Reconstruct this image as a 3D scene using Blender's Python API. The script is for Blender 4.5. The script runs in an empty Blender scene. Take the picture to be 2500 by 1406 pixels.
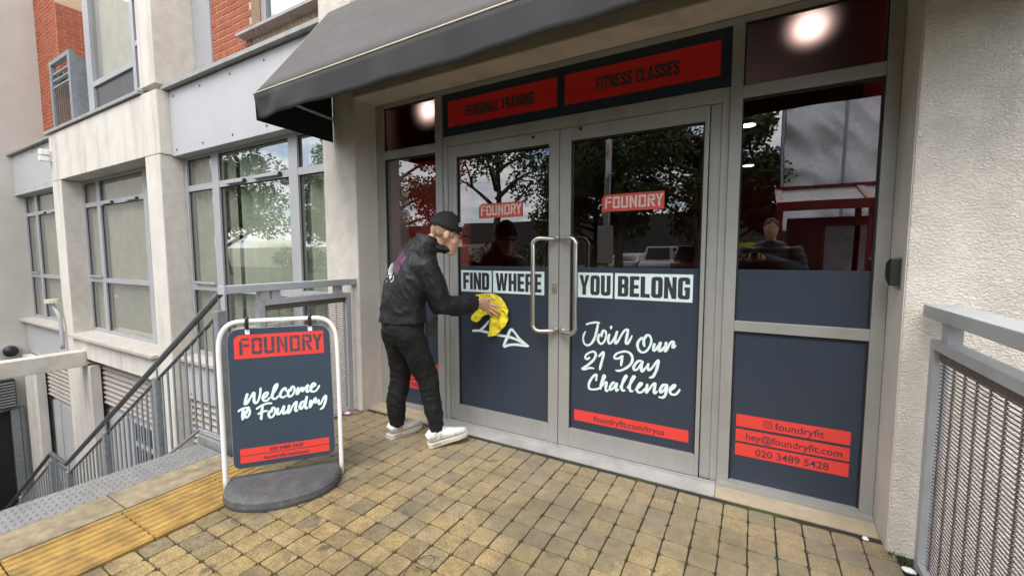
import bpy, bmesh, math, random
from mathutils import Vector, Matrix, noise, geometry
from mathutils.bvhtree import BVHTree
random.seed(7)
S = bpy.context.scene
COL = S.collection
R = math.radians

# ------------------------------------------------------------------ camera
YAW, PITCH, ROLL, FPX = R(29.73), R(4.419), R(0.080), 1029.5
_f = Vector((-math.sin(YAW)*math.cos(PITCH), math.cos(YAW)*math.cos(PITCH), -math.sin(PITCH)))
_r = Vector((math.cos(YAW), math.sin(YAW), 0)); _d = _f.cross(_r)
CR = math.cos(ROLL)*_r + math.sin(ROLL)*_d
CD = -math.sin(ROLL)*_r + math.cos(ROLL)*_d
CF = _f
EYE = Vector((0, 0, 1.3))
cd = bpy.data.cameras.new('camera'); cam = bpy.data.objects.new('camera', cd); COL.objects.link(cam)
m3 = Matrix((CR, -CD, -CF)).transposed()
cam.matrix_world = Matrix.Translation(EYE) @ m3.to_4x4()
cd.sensor_fit = 'HORIZONTAL'; cd.sensor_width = 36; cd.lens = 36*FPX/2500
cd.clip_start = 0.01; cd.clip_end = 2000
S.camera = cam

# ------------------------------------------------------------------ world, sun, exposure
SUN_EL, SUN_AZ = R(58), R(172)          # azimuth measured from +Y towards +X
W = bpy.data.worlds.new('World'); S.world = W; W.use_nodes = True
nt = W.node_tree; nt.nodes.clear()
def N(t, **kw):
    n = nt.nodes.new(t)
    for k, v in kw.items(): setattr(n, k, v)
    return n
out = N('ShaderNodeOutputWorld'); bg = N('ShaderNodeBackground'); bg.inputs[1].default_value = 0.15
sky = N('ShaderNodeTexSky', sky_type='NISHITA', sun_disc=False, sun_elevation=SUN_EL, sun_rotation=SUN_AZ)
tc = N('ShaderNodeTexCoord'); sep = N('ShaderNodeSeparateXYZ'); nt.links.new(tc.outputs['Generated'], sep.inputs[0])
mx = N('ShaderNodeMath', operation='MAXIMUM'); nt.links.new(sep.outputs[2], mx.inputs[0]); mx.inputs[1].default_value = 0.0
ad = N('ShaderNodeMath', operation='ADD'); nt.links.new(mx.outputs[0], ad.inputs[0]); ad.inputs[1].default_value = 0.22
dv = N('ShaderNodeVectorMath', operation='DIVIDE'); nt.links.new(tc.outputs['Generated'], dv.inputs[0])
cmb = N('ShaderNodeCombineXYZ'); [nt.links.new(ad.outputs[0], cmb.inputs[i]) for i in range(3)]
nt.links.new(cmb.outputs[0], dv.inputs[1])
nz = N('ShaderNodeTexNoise'); nz.inputs['Scale'].default_value = 1.7; nz.inputs['Detail'].default_value = 7; nz.inputs['Roughness'].default_value = 0.58
nt.links.new(dv.outputs[0], nz.inputs['Vector'])
cov = N('ShaderNodeValToRGB'); cov.color_ramp.elements[0].position = .38; cov.color_ramp.elements[1].position = .52
nt.links.new(nz.outputs[0], cov.inputs[0])
nz2 = N('ShaderNodeTexNoise'); nz2.inputs['Scale'].default_value = 3.1; nz2.inputs['Detail'].default_value = 6
nt.links.new(dv.outputs[0], nz2.inputs['Vector'])
shade = N('ShaderNodeValToRGB'); e = shade.color_ramp.elements
e[0].position = .32; e[0].color = (.60, .63, .70, 1); e[1].position = .66; e[1].color = (1, .99, .97, 1)
nt.links.new(nz2.outputs[0], shade.inputs[0])
cl = N('ShaderNodeVectorMath', operation='SCALE'); cl.inputs['Scale'].default_value = 10.5
nt.links.new(shade.outputs[0], cl.inputs[0])
mix = N('ShaderNodeMix', data_type='RGBA'); nt.links.new(cov.outputs[0], mix.inputs[0])
nt.links.new(sky.outputs[0], mix.inputs[6]); nt.links.new(cl.outputs[0], mix.inputs[7])
nt.links.new(mix.outputs[2], bg.inputs[0]); nt.links.new(bg.outputs[0], out.inputs[0])
sd = bpy.data.lights.new('sun', 'SUN'); sun = bpy.data.objects.new('sun', sd); COL.objects.link(sun)
sd.energy = 1.5; sd.angle = R(38); sd.color = (1, .965, .91)
_sv = Vector((math.sin(SUN_AZ)*math.cos(SUN_EL), math.cos(SUN_AZ)*math.cos(SUN_EL), math.sin(SUN_EL)))
sun.rotation_euler = _sv.to_track_quat('Z', 'Y').to_euler()
vs = S.view_settings; vs.view_transform = 'Standard'; vs.look = 'None'; vs.gamma = 1; vs.exposure = 1.1
S.render.engine = 'CYCLES'
S.cycles.max_bounces = 6; S.cycles.transparent_max_bounces = 10; S.cycles.caustics_reflective = False; S.cycles.caustics_refractive = False
S.cycles.use_denoising = True; S.cycles.use_adaptive_sampling = True; S.cycles.adaptive_threshold = .02; S.cycles.sample_clamp_indirect = 6

# ------------------------------------------------------------------ materials
MATS = {}
def mat(name, col, rough=.6, metal=0., spec=.5, var=.12, vscale=6, bump=0., bscale=60, bdetail=6, stretch=(1,1,1), dirt=0., dirtcol=(.06,.055,.045), dscale=2.2, dstretch=(1,1,.35), coat=0., bdist=.01, col2=None, alpha=None):
    if name in MATS: return MATS[name]
    m = bpy.data.materials.new(name); m.use_nodes = True; t = m.node_tree; b = t.nodes['Principled BSDF']; L = t.links
    def nn(ty, **kw):
        n = t.nodes.new(ty)
        for k, v in kw.items(): setattr(n, k, v)
        return n
    b.inputs['Roughness'].default_value = rough; b.inputs['Metallic'].default_value = metal
    b.inputs['Specular IOR Level'].default_value = spec; b.inputs['Coat Weight'].default_value = coat
    b.inputs['Coat Roughness'].default_value = .12
    g = nn('ShaderNodeNewGeometry')
    def ns(scale, detail, st=(1,1,1), ro=.55):
        mp = nn('ShaderNodeMapping'); mp.inputs['Scale'].default_value = st; L.new(g.outputs['Position'], mp.inputs[0])
        n = nn('ShaderNodeTexNoise'); n.inputs['Scale'].default_value = scale; n.inputs['Detail'].default_value = detail; n.inputs['Roughness'].default_value = ro
        L.new(mp.outputs[0], n.inputs['Vector']); return n
    def ramp(src, p0, p1, c0, c1):
        r = nn('ShaderNodeValToRGB'); r.color_ramp.elements[0].position = p0; r.color_ramp.elements[1].position = p1
        r.color_ramp.elements[0].color = (*c0, 1); r.color_ramp.elements[1].color = (*c1, 1); L.new(src, r.inputs[0]); return r
    c2 = col2 or tuple(min(1, c*(1+var)) for c in col)
    r = ramp(ns(vscale, 5, stretch).outputs[0], .3, .7, tuple(c*(1-var) for c in col), c2)
    o = r.outputs[0]
    if dirt > 0:
        d = ramp(ns(dscale, 6, dstretch, .65).outputs[0], .5, .74, (0,0,0), (dirt,)*3)
        mxn = nn('ShaderNodeMix', data_type='RGBA'); L.new(d.outputs[0], mxn.inputs[0]); L.new(o, mxn.inputs[6]); mxn.inputs[7].default_value = (*dirtcol, 1); o = mxn.outputs[2]
    L.new(o, b.inputs['Base Color'])
    if bump > 0:
        bn = ns(bscale, bdetail, stretch); bp = nn('ShaderNodeBump'); bp.inputs['Strength'].default_value = bump; bp.inputs['Distance'].default_value = bdist
        L.new(bn.outputs[0], bp.inputs['Height']); L.new(bp.outputs[0], b.inputs['Normal'])
    MATS[name] = m; return m
def emit(name, col, s):
    if name in MATS: return MATS[name]
    m = bpy.data.materials.new(name); m.use_nodes = True; t = m.node_tree; b = t.nodes['Principled BSDF']
    b.inputs['Base Color'].default_value = (*col, 1); b.inputs['Emission Color'].default_value = (*col, 1); b.inputs['Emission Strength'].default_value = s
    MATS[name] = m; return m
def glass(name, tint=(.9,.92,.92), f0=.1):
    """single-sheet glazing: clear transmission plus mirror reflection, Schlick weight the same from both sides"""
    if name in MATS: return MATS[name]
    m = bpy.data.materials.new(name); m.use_nodes = True; t = m.node_tree; t.nodes.clear(); L = t.links
    def mth(op, a, b=None):
        n = t.nodes.new('ShaderNodeMath'); n.operation = op
        for i, q in enumerate((a, b)):
            if q is None: continue
            if isinstance(q, (int, float)): n.inputs[i].default_value = q
            else: L.new(q, n.inputs[i])
        return n.outputs[0]
    o = t.nodes.new('ShaderNodeOutputMaterial'); mx_ = t.nodes.new('ShaderNodeMixShader'); tr = t.nodes.new('ShaderNodeBsdfTransparent'); gl = t.nodes.new('ShaderNodeBsdfGlossy')
    tr.inputs[0].default_value = (*tint, 1); gl.inputs['Roughness'].default_value = .0; gl.inputs[0].default_value = (1,1,1,1)
    g = t.nodes.new('ShaderNodeNewGeometry'); dt = t.nodes.new('ShaderNodeVectorMath'); dt.operation = 'DOT_PRODUCT'; L.new(g.outputs['Incoming'], dt.inputs[0]); L.new(g.outputs['Normal'], dt.inputs[1])
    fac = mth('ADD', mth('MULTIPLY', mth('POWER', mth('SUBTRACT', 1.0, mth('ABSOLUTE', dt.outputs['Value'])), 5.0), 1-f0), f0)
    n = t.nodes.new('ShaderNodeTexNoise'); n.inputs['Scale'].default_value = 1.6; n.inputs['Detail'].default_value = 1
    bp = t.nodes.new('ShaderNodeBump'); bp.inputs['Strength'].default_value = .08; bp.inputs['Distance'].default_value = .01
    L.new(g.outputs['Position'], n.inputs['Vector']); L.new(n.outputs[0], bp.inputs['Height']); L.new(bp.outputs[0], gl.inputs['Normal'])
    L.new(fac, mx_.inputs[0]); L.new(tr.outputs[0], mx_.inputs[1]); L.new(gl.outputs[0], mx_.inputs[2]); L.new(mx_.outputs[0], o.inputs[0])
    MATS[name] = m; return m

# ------------------------------------------------------------------ object helpers
WL = {}
def put(name, me, material=None, parent=None, at=(0,0,0), rot=None):
    """Link a mesh as an object; 'at' is its world position (parents only translate)."""
    o = bpy.data.objects.new(name, me); COL.objects.link(o)
    if material and not me.materials: me.materials.append(material)
    p = Vector(at); WL[o] = p
    if parent is not None:
        o.parent = parent; o.location = p - WL[parent]
    else: o.location = p
    if rot: o.rotation_euler = rot
    return o
def thing(name, label, cat, at=(0,0,0), group=None):
    o = bpy.data.objects.new(name, None); COL.objects.link(o); o.location = at; WL[o] = Vector(at); o.empty_display_size = .1
    return tag(o, label, cat, group)
def tag(o, label=None, cat=None, group=None, kind=None):
    if label: o['label'] = label
    if cat: o['category'] = cat
    if group: o['group'] = group
    if kind: o['kind'] = kind
    return o
class MB:
    def __init__(s): s.v = []; s.f = []
    def add(s, vs, fs):
        k = len(s.v); s.v += [tuple(p) for p in vs]; s.f += [tuple(i+k for i in f) for f in fs]; return s
    def box(s, x0, x1, y0, y1, z0, z1):
        return s.add([(x0,y0,z0),(x1,y0,z0),(x1,y1,z0),(x0,y1,z0),(x0,y0,z1),(x1,y0,z1),(x1,y1,z1),(x0,y1,z1)],
                     [(0,3,2,1),(4,5,6,7),(0,1,5,4),(1,2,6,5),(2,3,7,6),(3,0,4,7)])
    def quad(s, a, b, c, d): return s.add([a,b,c,d], [(0,1,2,3)])
    def tube(s, pts, r, n=8, closed=False, cap=True):
        pts = [Vector(p) for p in pts]; m = len(pts); rr = r if isinstance(r, (list, tuple)) else [r]*m
        prev = None; rings = []
        for i, p in enumerate(pts):
            a = pts[(i-1) % m] if (closed or i > 0) else p; b = pts[(i+1) % m] if (closed or i < m-1) else p
            tg = (b-a).normalized()
            if prev is None:
                u = tg.orthogonal().normalized()
            else:
                u = (prev - tg*prev.dot(tg)).normalized()
            prev = u; w = tg.cross(u)
            rings.append([p + (u*math.cos(2*math.pi*k/n) + w*math.sin(2*math.pi*k/n))*rr[i] for k in range(n)])
        k0 = len(s.v); s.v += [tuple(q) for rg in rings for q in rg]
        for i in range(m if closed else m-1):
            j = (i+1) % m
            for k in range(n): s.f.append((k0+i*n+k, k0+i*n+(k+1) % n, k0+j*n+(k+1) % n, k0+j*n+k))
        if cap and not closed:
            s.f.append(tuple(k0+k for k in reversed(range(n)))); s.f.append(tuple(k0+(m-1)*n+k for k in range(n)))
        return s
    def prism(s, poly, fn, d0, d1):
        """extrude a 2-D polygon; fn(a,b,d)->3-D"""
        n = len(poly); k = len(s.v)
        s.v += [tuple(fn(a, b, d0)) for a, b in poly] + [tuple(fn(a, b, d1)) for a, b in poly]
        s.f.append(tuple(k+i for i in range(n))); s.f.append(tuple(k+n+i for i in reversed(range(n))))
        for i in range(n): j = (i+1) % n; s.f.append((k+j, k+i, k+n+i, k+n+j))
        return s
    def loft(s, st, n=16):
        """st: (centre, half side, half depth, side vector)"""
        cs = [Vector(q[0]) for q in st]; k0 = len(s.v); m = len(st)
        for i, q in enumerate(st):
            tg = (cs[min(i+1, m-1)] - cs[max(i-1, 0)]).normalized(); sd_ = Vector(q[3]); sd_ = (sd_ - tg*sd_.dot(tg)).normalized(); w = tg.cross(sd_)
            for k in range(n):
                a = 2*math.pi*k/n; s.v.append(tuple(cs[i] + sd_*q[1]*math.cos(a) + w*q[2]*math.sin(a)))
        for i in range(m-1):
            for k in range(n): s.f.append((k0+i*n+k, k0+i*n+(k+1) % n, k0+(i+1)*n+(k+1) % n, k0+(i+1)*n+k))
        s.f.append(tuple(k0+k for k in reversed(range(n)))); s.f.append(tuple(k0+(m-1)*n+k for k in range(n)))
        return s
    def ball(s, c, rx, ry, rz, ax=None, nu=16, nv=10):
        c = Vector(c); X, Y, Z = ax or (Vector((1,0,0)), Vector((0,1,0)), Vector((0,0,1))); k0 = len(s.v)
        for i in range(nv+1):
            t_ = math.pi*i/nv
            for j in range(nu):
                p = 2*math.pi*j/nu; s.v.append(tuple(c + X*rx*math.sin(t_)*math.cos(p) + Y*ry*math.sin(t_)*math.sin(p) + Z*rz*math.cos(t_)))
        for i in range(nv):
            for j in range(nu): s.f.append((k0+i*nu+j, k0+(i+1)*nu+j, k0+(i+1)*nu+(j+1) % nu, k0+i*nu+(j+1) % nu))
        return s
    def mesh(s, name, bev=0, seg=2, smooth=False, merge=False):
        me = bpy.data.meshes.new(name); me.from_pydata(s.v, [], s.f)
        if bev or merge:
            bm = bmesh.new(); bm.from_mesh(me)
            if merge: bmesh.ops.remove_doubles(bm, verts=bm.verts, dist=1e-5)
            if bev: bmesh.ops.bevel(bm, geom=list(bm.edges), offset=bev, segments=seg, profile=.6, affect='EDGES', clamp_overlap=True)
            bmesh.ops.recalc_face_normals(bm, faces=bm.faces); bm.to_mesh(me); bm.free()
        if smooth:
            me.shade_smooth()
        me.update(); return me
    def build(s, name, material, parent=None, bev=0, smooth=False, at=None, **kw):
        if at is None: return put(name, s.mesh(name, bev, smooth=smooth, **kw), material, parent)
        s.v = [(a-at[0], b-at[1], c-at[2]) for a, b, c in s.v]
        return put(name, s.mesh(name, bev, smooth=smooth, **kw), material, parent, at)
def box(name, x0, x1, y0, y1, z0, z1, m, parent=None, bev=0):
    return MB().box(x0, x1, y0, y1, z0, z1).build(name, m, parent, bev)
def remesh(mb, voxel, smooth=4, fn=None):
    """one continuous surface out of overlapping lofts"""
    me = mb.mesh('tmp'); bm = bmesh.new(); bm.from_mesh(me); bmesh.ops.triangulate(bm, faces=bm.faces); bmesh.ops.recalc_face_normals(bm, faces=bm.faces); bm.to_mesh(me); bm.free()
    o = bpy.data.objects.new('tmp', me); COL.objects.link(o)
    r = o.modifiers.new('r', 'REMESH'); r.mode = 'VOXEL'; r.voxel_size = voxel
    if smooth: s_ = o.modifiers.new('s', 'SMOOTH'); s_.iterations = smooth; s_.factor = .5
    dg = bpy.context.evaluated_depsgraph_get(); dg.update()
    res = bpy.data.meshes.new_from_object(o.evaluated_get(dg)); bpy.data.objects.remove(o); bpy.data.meshes.remove(me)
    if fn:
        res.update(); ns = [v.normal.copy() for v in res.vertices]
        for v, n_ in zip(res.vertices, ns): v.co = fn(v.co, n_)
    res.shade_smooth(); res.update(); return res
def spline(pts, k=5):
    P = [Vector(p) for p in pts]; P = [2*P[0]-P[1]] + P + [2*P[-1]-P[-2]]; o = []
    for i in range(1, len(P)-2):
        for j in range(k):
            t = j/k; o.append(.5*((2*P[i]) + (P[i+1]-P[i-1])*t + (2*P[i-1]-5*P[i]+4*P[i+1]-P[i+2])*t*t + (3*P[i]-P[i-1]-3*P[i+1]+P[i+2])*t**3))
    o.append(P[-2]); return o

# ------------------------------------------------------------------ lettering helpers
def rnd(poly, n=4):
    """polygon with (x,y[,radius]) corners -> rounded outline"""
    o = []; m = len(poly)
    for i, q in enumerate(poly):
        r = q[2] if len(q) > 2 else 0; p = Vector(q[:2])
        if not r: o.append((p.x, p.y)); continue
        a = Vector(poly[i-1][:2]); b = Vector(poly[(i+1) % m][:2])
        r = min(r, (a-p).length*.49, (b-p).length*.49)
        s = p+(a-p).normalized()*r; e_ = p+(b-p).normalized()*r
        for k in range(n+1):
            t = k/n; q2 = s*(1-t)**2 + p*2*t*(1-t) + e_*t*t; o.append((q2.x, q2.y))
    return o
def rrect(x0, x1, y0, y1, r): return [(x0,y0,r),(x1,y0,r),(x1,y1,r),(x0,y1,r)]
GL = {
 'I': (.2, [[(0,0),(.2,0),(.2,1),(0,1)]]),
 'F': (.44, [[(0,0),(.2,0),(.2,.4),(.41,.4),(.41,.57),(.2,.57),(.2,.82),(.44,.82),(.44,1),(0,1)]]),
 'E': (.44, [[(0,0),(.44,0),(.44,.18),(.2,.18),(.2,.41),(.41,.41),(.41,.58),(.2,.58),(.2,.82),(.44,.82),(.44,1),(0,1)]]),
 'L': (.42, [[(0,0),(.42,0),(.42,.18),(.2,.18),(.2,1),(0,1)]]),
 'T': (.48, [[(.14,0),(.34,0),(.34,.82),(.48,.82),(.48,1),(0,1),(0,.82),(.14,.82)]]),
 'H': (.52, [[(0,0),(.2,0),(.2,.41),(.32,.41),(.32,0),(.52,0),(.52,1),(.32,1),(.32,.59),(.2,.59),(.2,1),(0,1)]]),
 'N': (.53, [[(0,0),(.18,0),(.18,.52),(.34,0),(.53,0),(.53,1),(.35,1),(.35,.48),(.19,1),(0,1)]]),
 'W': (.8, [[(0,1),(.14,0),(.34,0),(.4,.5),(.46,0),(.66,0),(.8,1),(.61,1),(.55,.4),(.49,1),(.31,1),(.25,.4),(.19,1)]]),
 'Y': (.54, [[(.17,0),(.37,0),(.37,.4),(.54,1),(.34,1),(.27,.62),(.2,1),(0,1),(.17,.4)]]),
 'A': (.56, [[(0,0),(.2,0),(.23,.2),(.33,.2),(.36,0),(.56,0),(.39,1),(.17,1)], [(.25,.36),(.31,.36),(.28,.72)]]),
 'O': (.5, [rrect(0,.5,0,1,.18), rrect(.2,.3,.18,.82,.05)]),
 'U': (.5, [[(0,0,.18),(.5,0,.18),(.5,1),(.3,1),(.3,.18,.05),(.2,.18,.05),(.2,1),(0,1)]]),
 'D': (.5, [[(0,0),(.5,0,.2),(.5,1,.2),(0,1)], rrect(.2,.3,.17,.83,.05)]),
 'B': (.5, [[(0,0),(.5,0,.15),(.5,.5,.08),(.46,.53,.02),(.5,.57,.08),(.5,1,.15),(0,1)], rrect(.2,.3,.16,.43,.04), rrect(.2,.3,.6,.84,.04)]),
 'P': (.5, [[(0,0),(.2,0),(.2,.38),(.5,.38,.16),(.5,1,.16),(0,1)], rrect(.2,.3,.55,.83,.04)]),
 'R': (.5, [[(0,0),(.2,0),(.2,.4),(.3,.4,.04),(.3,0),(.5,0),(.5,.46,.06),(.46,.5,.02),(.5,.56,.06),(.5,1,.16),(0,1)], rrect(.2,.3,.56,.83,.04)]),
 'S': (.5, [[(0,0,.18),(.5,0,.18),(.5,.45,.1),(.2,.68,.03),(.2,.83,.04),(.3,.83,.04),(.3,.68),(.5,.68),(.5,1,.18),(0,1,.18),(0,.58,.1),(.3,.36,.03),(.3,.17,.04),(.2,.17,.04),(.2,.34),(0,.34)]]),
 'G': (.5, [[(0,0,.18),(.5,0,.12),(.5,.55),(.27,.55),(.27,.4),(.31,.4),(.31,.17,.04),(.2,.17,.05),(.2,.83,.05),(.3,.83,.05),(.3,.68),(.5,.68),(.5,1,.18),(0,1,.18)]]),
 'C': (.5, [[(0,0,.18),(.5,0,.18),(.5,.34),(.3,.34),(.3,.17,.05),(.2,.17,.05),(.2,.83,.05),(.3,.83,.05),(.3,.66),(.5,.66),(.5,1,.18),(0,1,.18)]]),
}
def fill(mb, loops, fn, d):
    L = [[Vector((a, b, 0)) for a, b in l] for l in loops]; flat = [p for l in L for p in l]
    tris = geometry.tessellate_polygon(L); k = len(mb.v)
    mb.v += [tuple(fn(p.x, p.y, d)) for p in flat]
    for t in tris:
        a, b, c = (flat[i] for i in t)
        ccw = (b-a).cross(c-a).z > 0
        mb.f.append(tuple(k+i for i in (t if ccw else t[::-1])))
def block_text(txt, fn, x0, x1, z0, z1, d=.001, gap=.06):
    ws = [(GL[c][0] if c != ' ' else .25) for c in txt]; tot = sum(ws)+gap*(len(txt)-1); sx = (x1-x0)/tot; h = z1-z0; x = 0; mb = MB()
    for c, w in zip(txt, ws):
        if c != ' ': fill(mb, [[(x0+(x+a)*sx, z0+b*h) for a, b in rnd(l)] for l in GL[c][1]], fn, d)
        x += w+gap
    return mb
def sans(txt, fn, x0, x1, zc, d=.001, weight=0., aspect=1.):
    """built-in sans, fitted to the width x0..x1, centred on the x-height line zc"""
    cu = bpy.data.curves.new('t', 'FONT'); cu.body = txt; cu.size = 1; cu.resolution_u = 3; cu.offset = weight; o = bpy.data.objects.new('t', cu); COL.objects.link(o)
    dg = bpy.context.evaluated_depsgraph_get(); me = bpy.data.meshes.new_from_object(o.evaluated_get(dg)); bpy.data.objects.remove(o)
    xs = [v.co.x for v in me.vertices]; a, b = min(xs), max(xs); k = (x1-x0)/(b-a); mb = MB()
    mb.v = [tuple(fn(x0+(v.co.x-a)*k, zc+(v.co.y-.33)*k*aspect, d)) for v in me.vertices]; mb.f = [tuple(p.vertices) for p in me.polygons]
    bpy.data.meshes.remove(me); return mb
def brush(data, fn, w, d0=.001, scale=.001):
    """hand-lettered strokes as ribbons; each point sits a hair prouder than the last so crossings never share a plane"""
    mb = MB(); d = d0; rs = random.Random(3)
    for line in data.strip().split('\n'):
        P = spline([(float(q.split(',')[0])*scale, float(q.split(',')[1])*scale, 0) for q in line.split()], 6); n = len(P); ring = []
        ph = rs.uniform(0, 6)
        for i, p in enumerate(P):
            tg = (P[min(i+1, n-1)]-P[max(i-1, 0)]); tg = tg.normalized() if tg.length > 1e-9 else Vector((1, 0, 0)); nr = Vector((-tg.y, tg.x, 0))
            e_ = min(1, .72+i*.12, .55+(n-1-i)*.14); down = .5+.5*max(0, -tg.y)
            ww = w*.5*e_*(.68+.5*down)*(1+.07*math.sin(ph+i*.7)); d += 4e-6
            k = len(mb.v); mb.v += [tuple(fn(*(p+nr*ww).to_2d(), d)), tuple(fn(*(p-nr*ww).to_2d(), d))]
            if i: mb.f.append((k-2, k-1, k+1, k))
        d += 2e-5
    return mb
LOGO = {  # stencil word, x in plate widths, y in plate heights: (glyph pieces)
}
def logo_word(fn, x0, x1, z0, z1, d):
    """stencil-cut FOUNDRY inside a plate x0..x1, z0..z1"""
    W_, H_ = x1-x0, z1-z0; mb = MB(); g = .012
    def P(l): fill(mb, [[(x0+a*W_, z0+b*H_) for a, b in rnd(l, 5)]], fn, d)
    b, t = .17, .86; w = .034
    def bend(a0, a1, zb, zt, up):      # half ring of a letter bowl
        if up: P([(a0,zb),(a0,zt,.05),(a1,zt,.05),(a1,zb),(a1-w,zb),(a1-w,zt-.12,.02),(a0+w,zt-.12,.02),(a0+w,zb)][::-1])
        else: P([(a0,zt),(a0,zb,.05),(a1,zb,.05),(a1,zt),(a1-w,zt),(a1-w,zb+.12,.02),(a0+w,zb+.12,.02),(a0+w,zt)])
    # F
    P([(.055,b),(.055+w,b),(.055+w,.74),(.055,.74)]); P([(.065,.77),(.165,.77),(.165,t),(.085,t)]); P([(.097,.5),(.16,.5),(.16,.61),(.097,.61)])
    # O
    bend(.185,.3,.66,t,1); bend(.185,.3,b,.37,0); P([(.185,.4),(.185+w,.4),(.185+w,.63),(.185,.63)]); P([(.3-w,.4),(.3,.4),(.3,.63),(.3-w,.63)])
    # U
    bend(.32,.435,b,.37,0); P([(.32,.4),(.32+w,.4),(.32+w,t),(.32,t)]); P([(.435-w,.4),(.435,.4),(.435,t),(.435-w,t)])
    # N
    P([(.46,b),(.46+w,b),(.46+w,t),(.46,t)]); P([(.545,b),(.545+w,b),(.545+w,t),(.545,t)]); P([(.5,.6),(.537,.24),(.537,.5),(.5,t)])
    # D
    P([(.605,b),(.605+w,b),(.605+w,t),(.605,t)]); P([(.645,.74),(.69,.74,.02),(.69,.66),(.722,.66),(.722,t,.06),(.645,t)]); P([(.645,b),(.722,b,.06),(.722,.37),(.69,.37),(.69,.29,.02),(.645,.29)]); P([(.69,.4),(.722,.4),(.722,.63),(.69,.63)])
    # R
    P([(.745,b),(.745+w,b),(.745+w,.74),(.745,.74)]); P([(.745,.77),(.80,.77),(.826,.73,.02),(.826,.6,.03),(.785,.6),(.785,.49),(.82,.49,.05),(.86,.53,.05),(.86,.82,.06),(.83,t,.03),(.745,t)]); P([(.79,.46),(.825,.46),(.868,b),(.832,b)])
    # Y
    P([(.868,t),(.902,t),(.925,.6),(.91,.48)]); P([(.906,b),(.94,b),(.94,.5),(.985,t),(.948,t),(.906,.52)])
    return mb

# ------------------------------------------------------------------ palette
m_smooth = mat('smooth_render', (.64,.60,.54), .9, var=.07, vscale=3, bump=.15, bscale=90, dirt=.6, dirtcol=(.30,.265,.21), dscale=3.4, dstretch=(1,1,.13))
def stucco(name, col, dirt=.3):
    m = mat(name, col, .95, var=.09, vscale=9, dirt=dirt, dirtcol=(.26,.235,.20), dscale=1.3)
    t = m.node_tree; L = t.links; g = t.nodes.new('ShaderNodeNewGeometry'); b = t.nodes['Principled BSDF']
    mp = t.nodes.new('ShaderNodeMapping'); mp.inputs['Scale'].default_value = (1, 1, 1.5); mp.inputs['Rotation'].default_value = (.3, .5, .2); L.new(g.outputs['Position'], mp.inputs[0])
    n = t.nodes.new('ShaderNodeTexNoise'); n.inputs['Scale'].default_value = 78; n.inputs['Detail'].default_value = 4; n.inputs['Distortion'].default_value = .9; L.new(mp.outputs[0], n.inputs['Vector'])
    r = t.nodes.new('ShaderNodeValToRGB'); r.color_ramp.elements[0].position = .32; r.color_ramp.elements[1].position = .60; L.new(n.outputs[0], r.inputs[0])
    bp = t.nodes.new('ShaderNodeBump'); bp.inputs['Strength'].default_value = .85; bp.inputs['Distance'].default_value = .0042; L.new(r.outputs[0], bp.inputs['Height']); L.new(bp.outputs[0], b.inputs['Normal'])
    return m
m_rough = stucco('rough_render', (.69,.635,.56))
m_frame = mat('grey_frame', (.37,.37,.385), .42, var=.05, vscale=4, bump=.03, bscale=300, dirt=.2, dirtcol=(.2,.19,.18), dscale=5)
m_alu = mat('door_aluminium', (.37,.365,.345), .38, var=.05, vscale=5, bump=.03, bscale=400, dirt=.4, dirtcol=(.22,.205,.18), dscale=4, metal=.25)
m_fascia = mat('grey_cladding', (.46,.46,.468), .5, var=.04, vscale=2, dirt=.22, dirtcol=(.3,.3,.3), dscale=2)
m_coping = mat('coping_metal', (.33,.325,.31), .5, var=.12, vscale=7, dirt=.4, dirtcol=(.16,.15,.13), dscale=6)
m_galv = mat('galvanised', (.30,.325,.34), .45, metal=.45, var=.16, vscale=22, bump=.08, bscale=70)
m_rail = mat('grey_paint_rail', (.40,.41,.42), .45, var=.06, vscale=8, dirt=.25, dirtcol=(.2,.19,.17), dscale=7)
m_railtop = mat('dark_grey_tube', (.09,.098,.10), .4, metal=.3, var=.12, vscale=15)
m_mesh = mat('weathered_mesh', (.15,.125,.115), .6, metal=.3, var=.2, vscale=40)
m_louvre = mat('louvre_beige', (.36,.325,.285), .6, var=.08, vscale=9, dirt=.35, dirtcol=(.2,.18,.16))
m_sill = mat('sill_stone', (.45,.42,.375), .85, var=.08, vscale=12, dirt=.45, dirtcol=(.24,.21,.18), dscale=5)
m_navy = mat('navy_film', (.032,.043,.064), .38, spec=.5, var=.05, vscale=3, bump=.02, bscale=6)
m_navyboard = mat('navy_board', (.036,.056,.084), .4, spec=.5, var=.03, vscale=3)
m_red = mat('red_vinyl', (.72,.055,.042), .45, var=.02)
m_redshade = mat('deep_red_vinyl', (.66,.022,.018), .45, var=.02)
m_mint = mat('mint_paint', (.72,.85,.83), .55, var=.06, vscale=60)
m_ink = mat('dark_ink', (.032,.034,.045), .5, var=.02)
m_plum = mat('plum_ink', (.075,.035,.055), .5, var=.02)
m_steel = mat('brushed_steel', (.62,.585,.53), .3, metal=1, var=.06, vscale=40, bump=.05, bscale=200, stretch=(1,1,.06))
m_black = mat('black_plastic', (.018,.018,.02), .4, var=.1)
m_gasket = mat('black_gasket', (.012,.012,.013), .6)
m_dark = mat('dark_void', (.015,.015,.017), .9)
m_glass = glass('shop_glass', (.78,.78,.77), .15)
m_wglass = glass('window_glass', (.80,.82,.78), .26)

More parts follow.
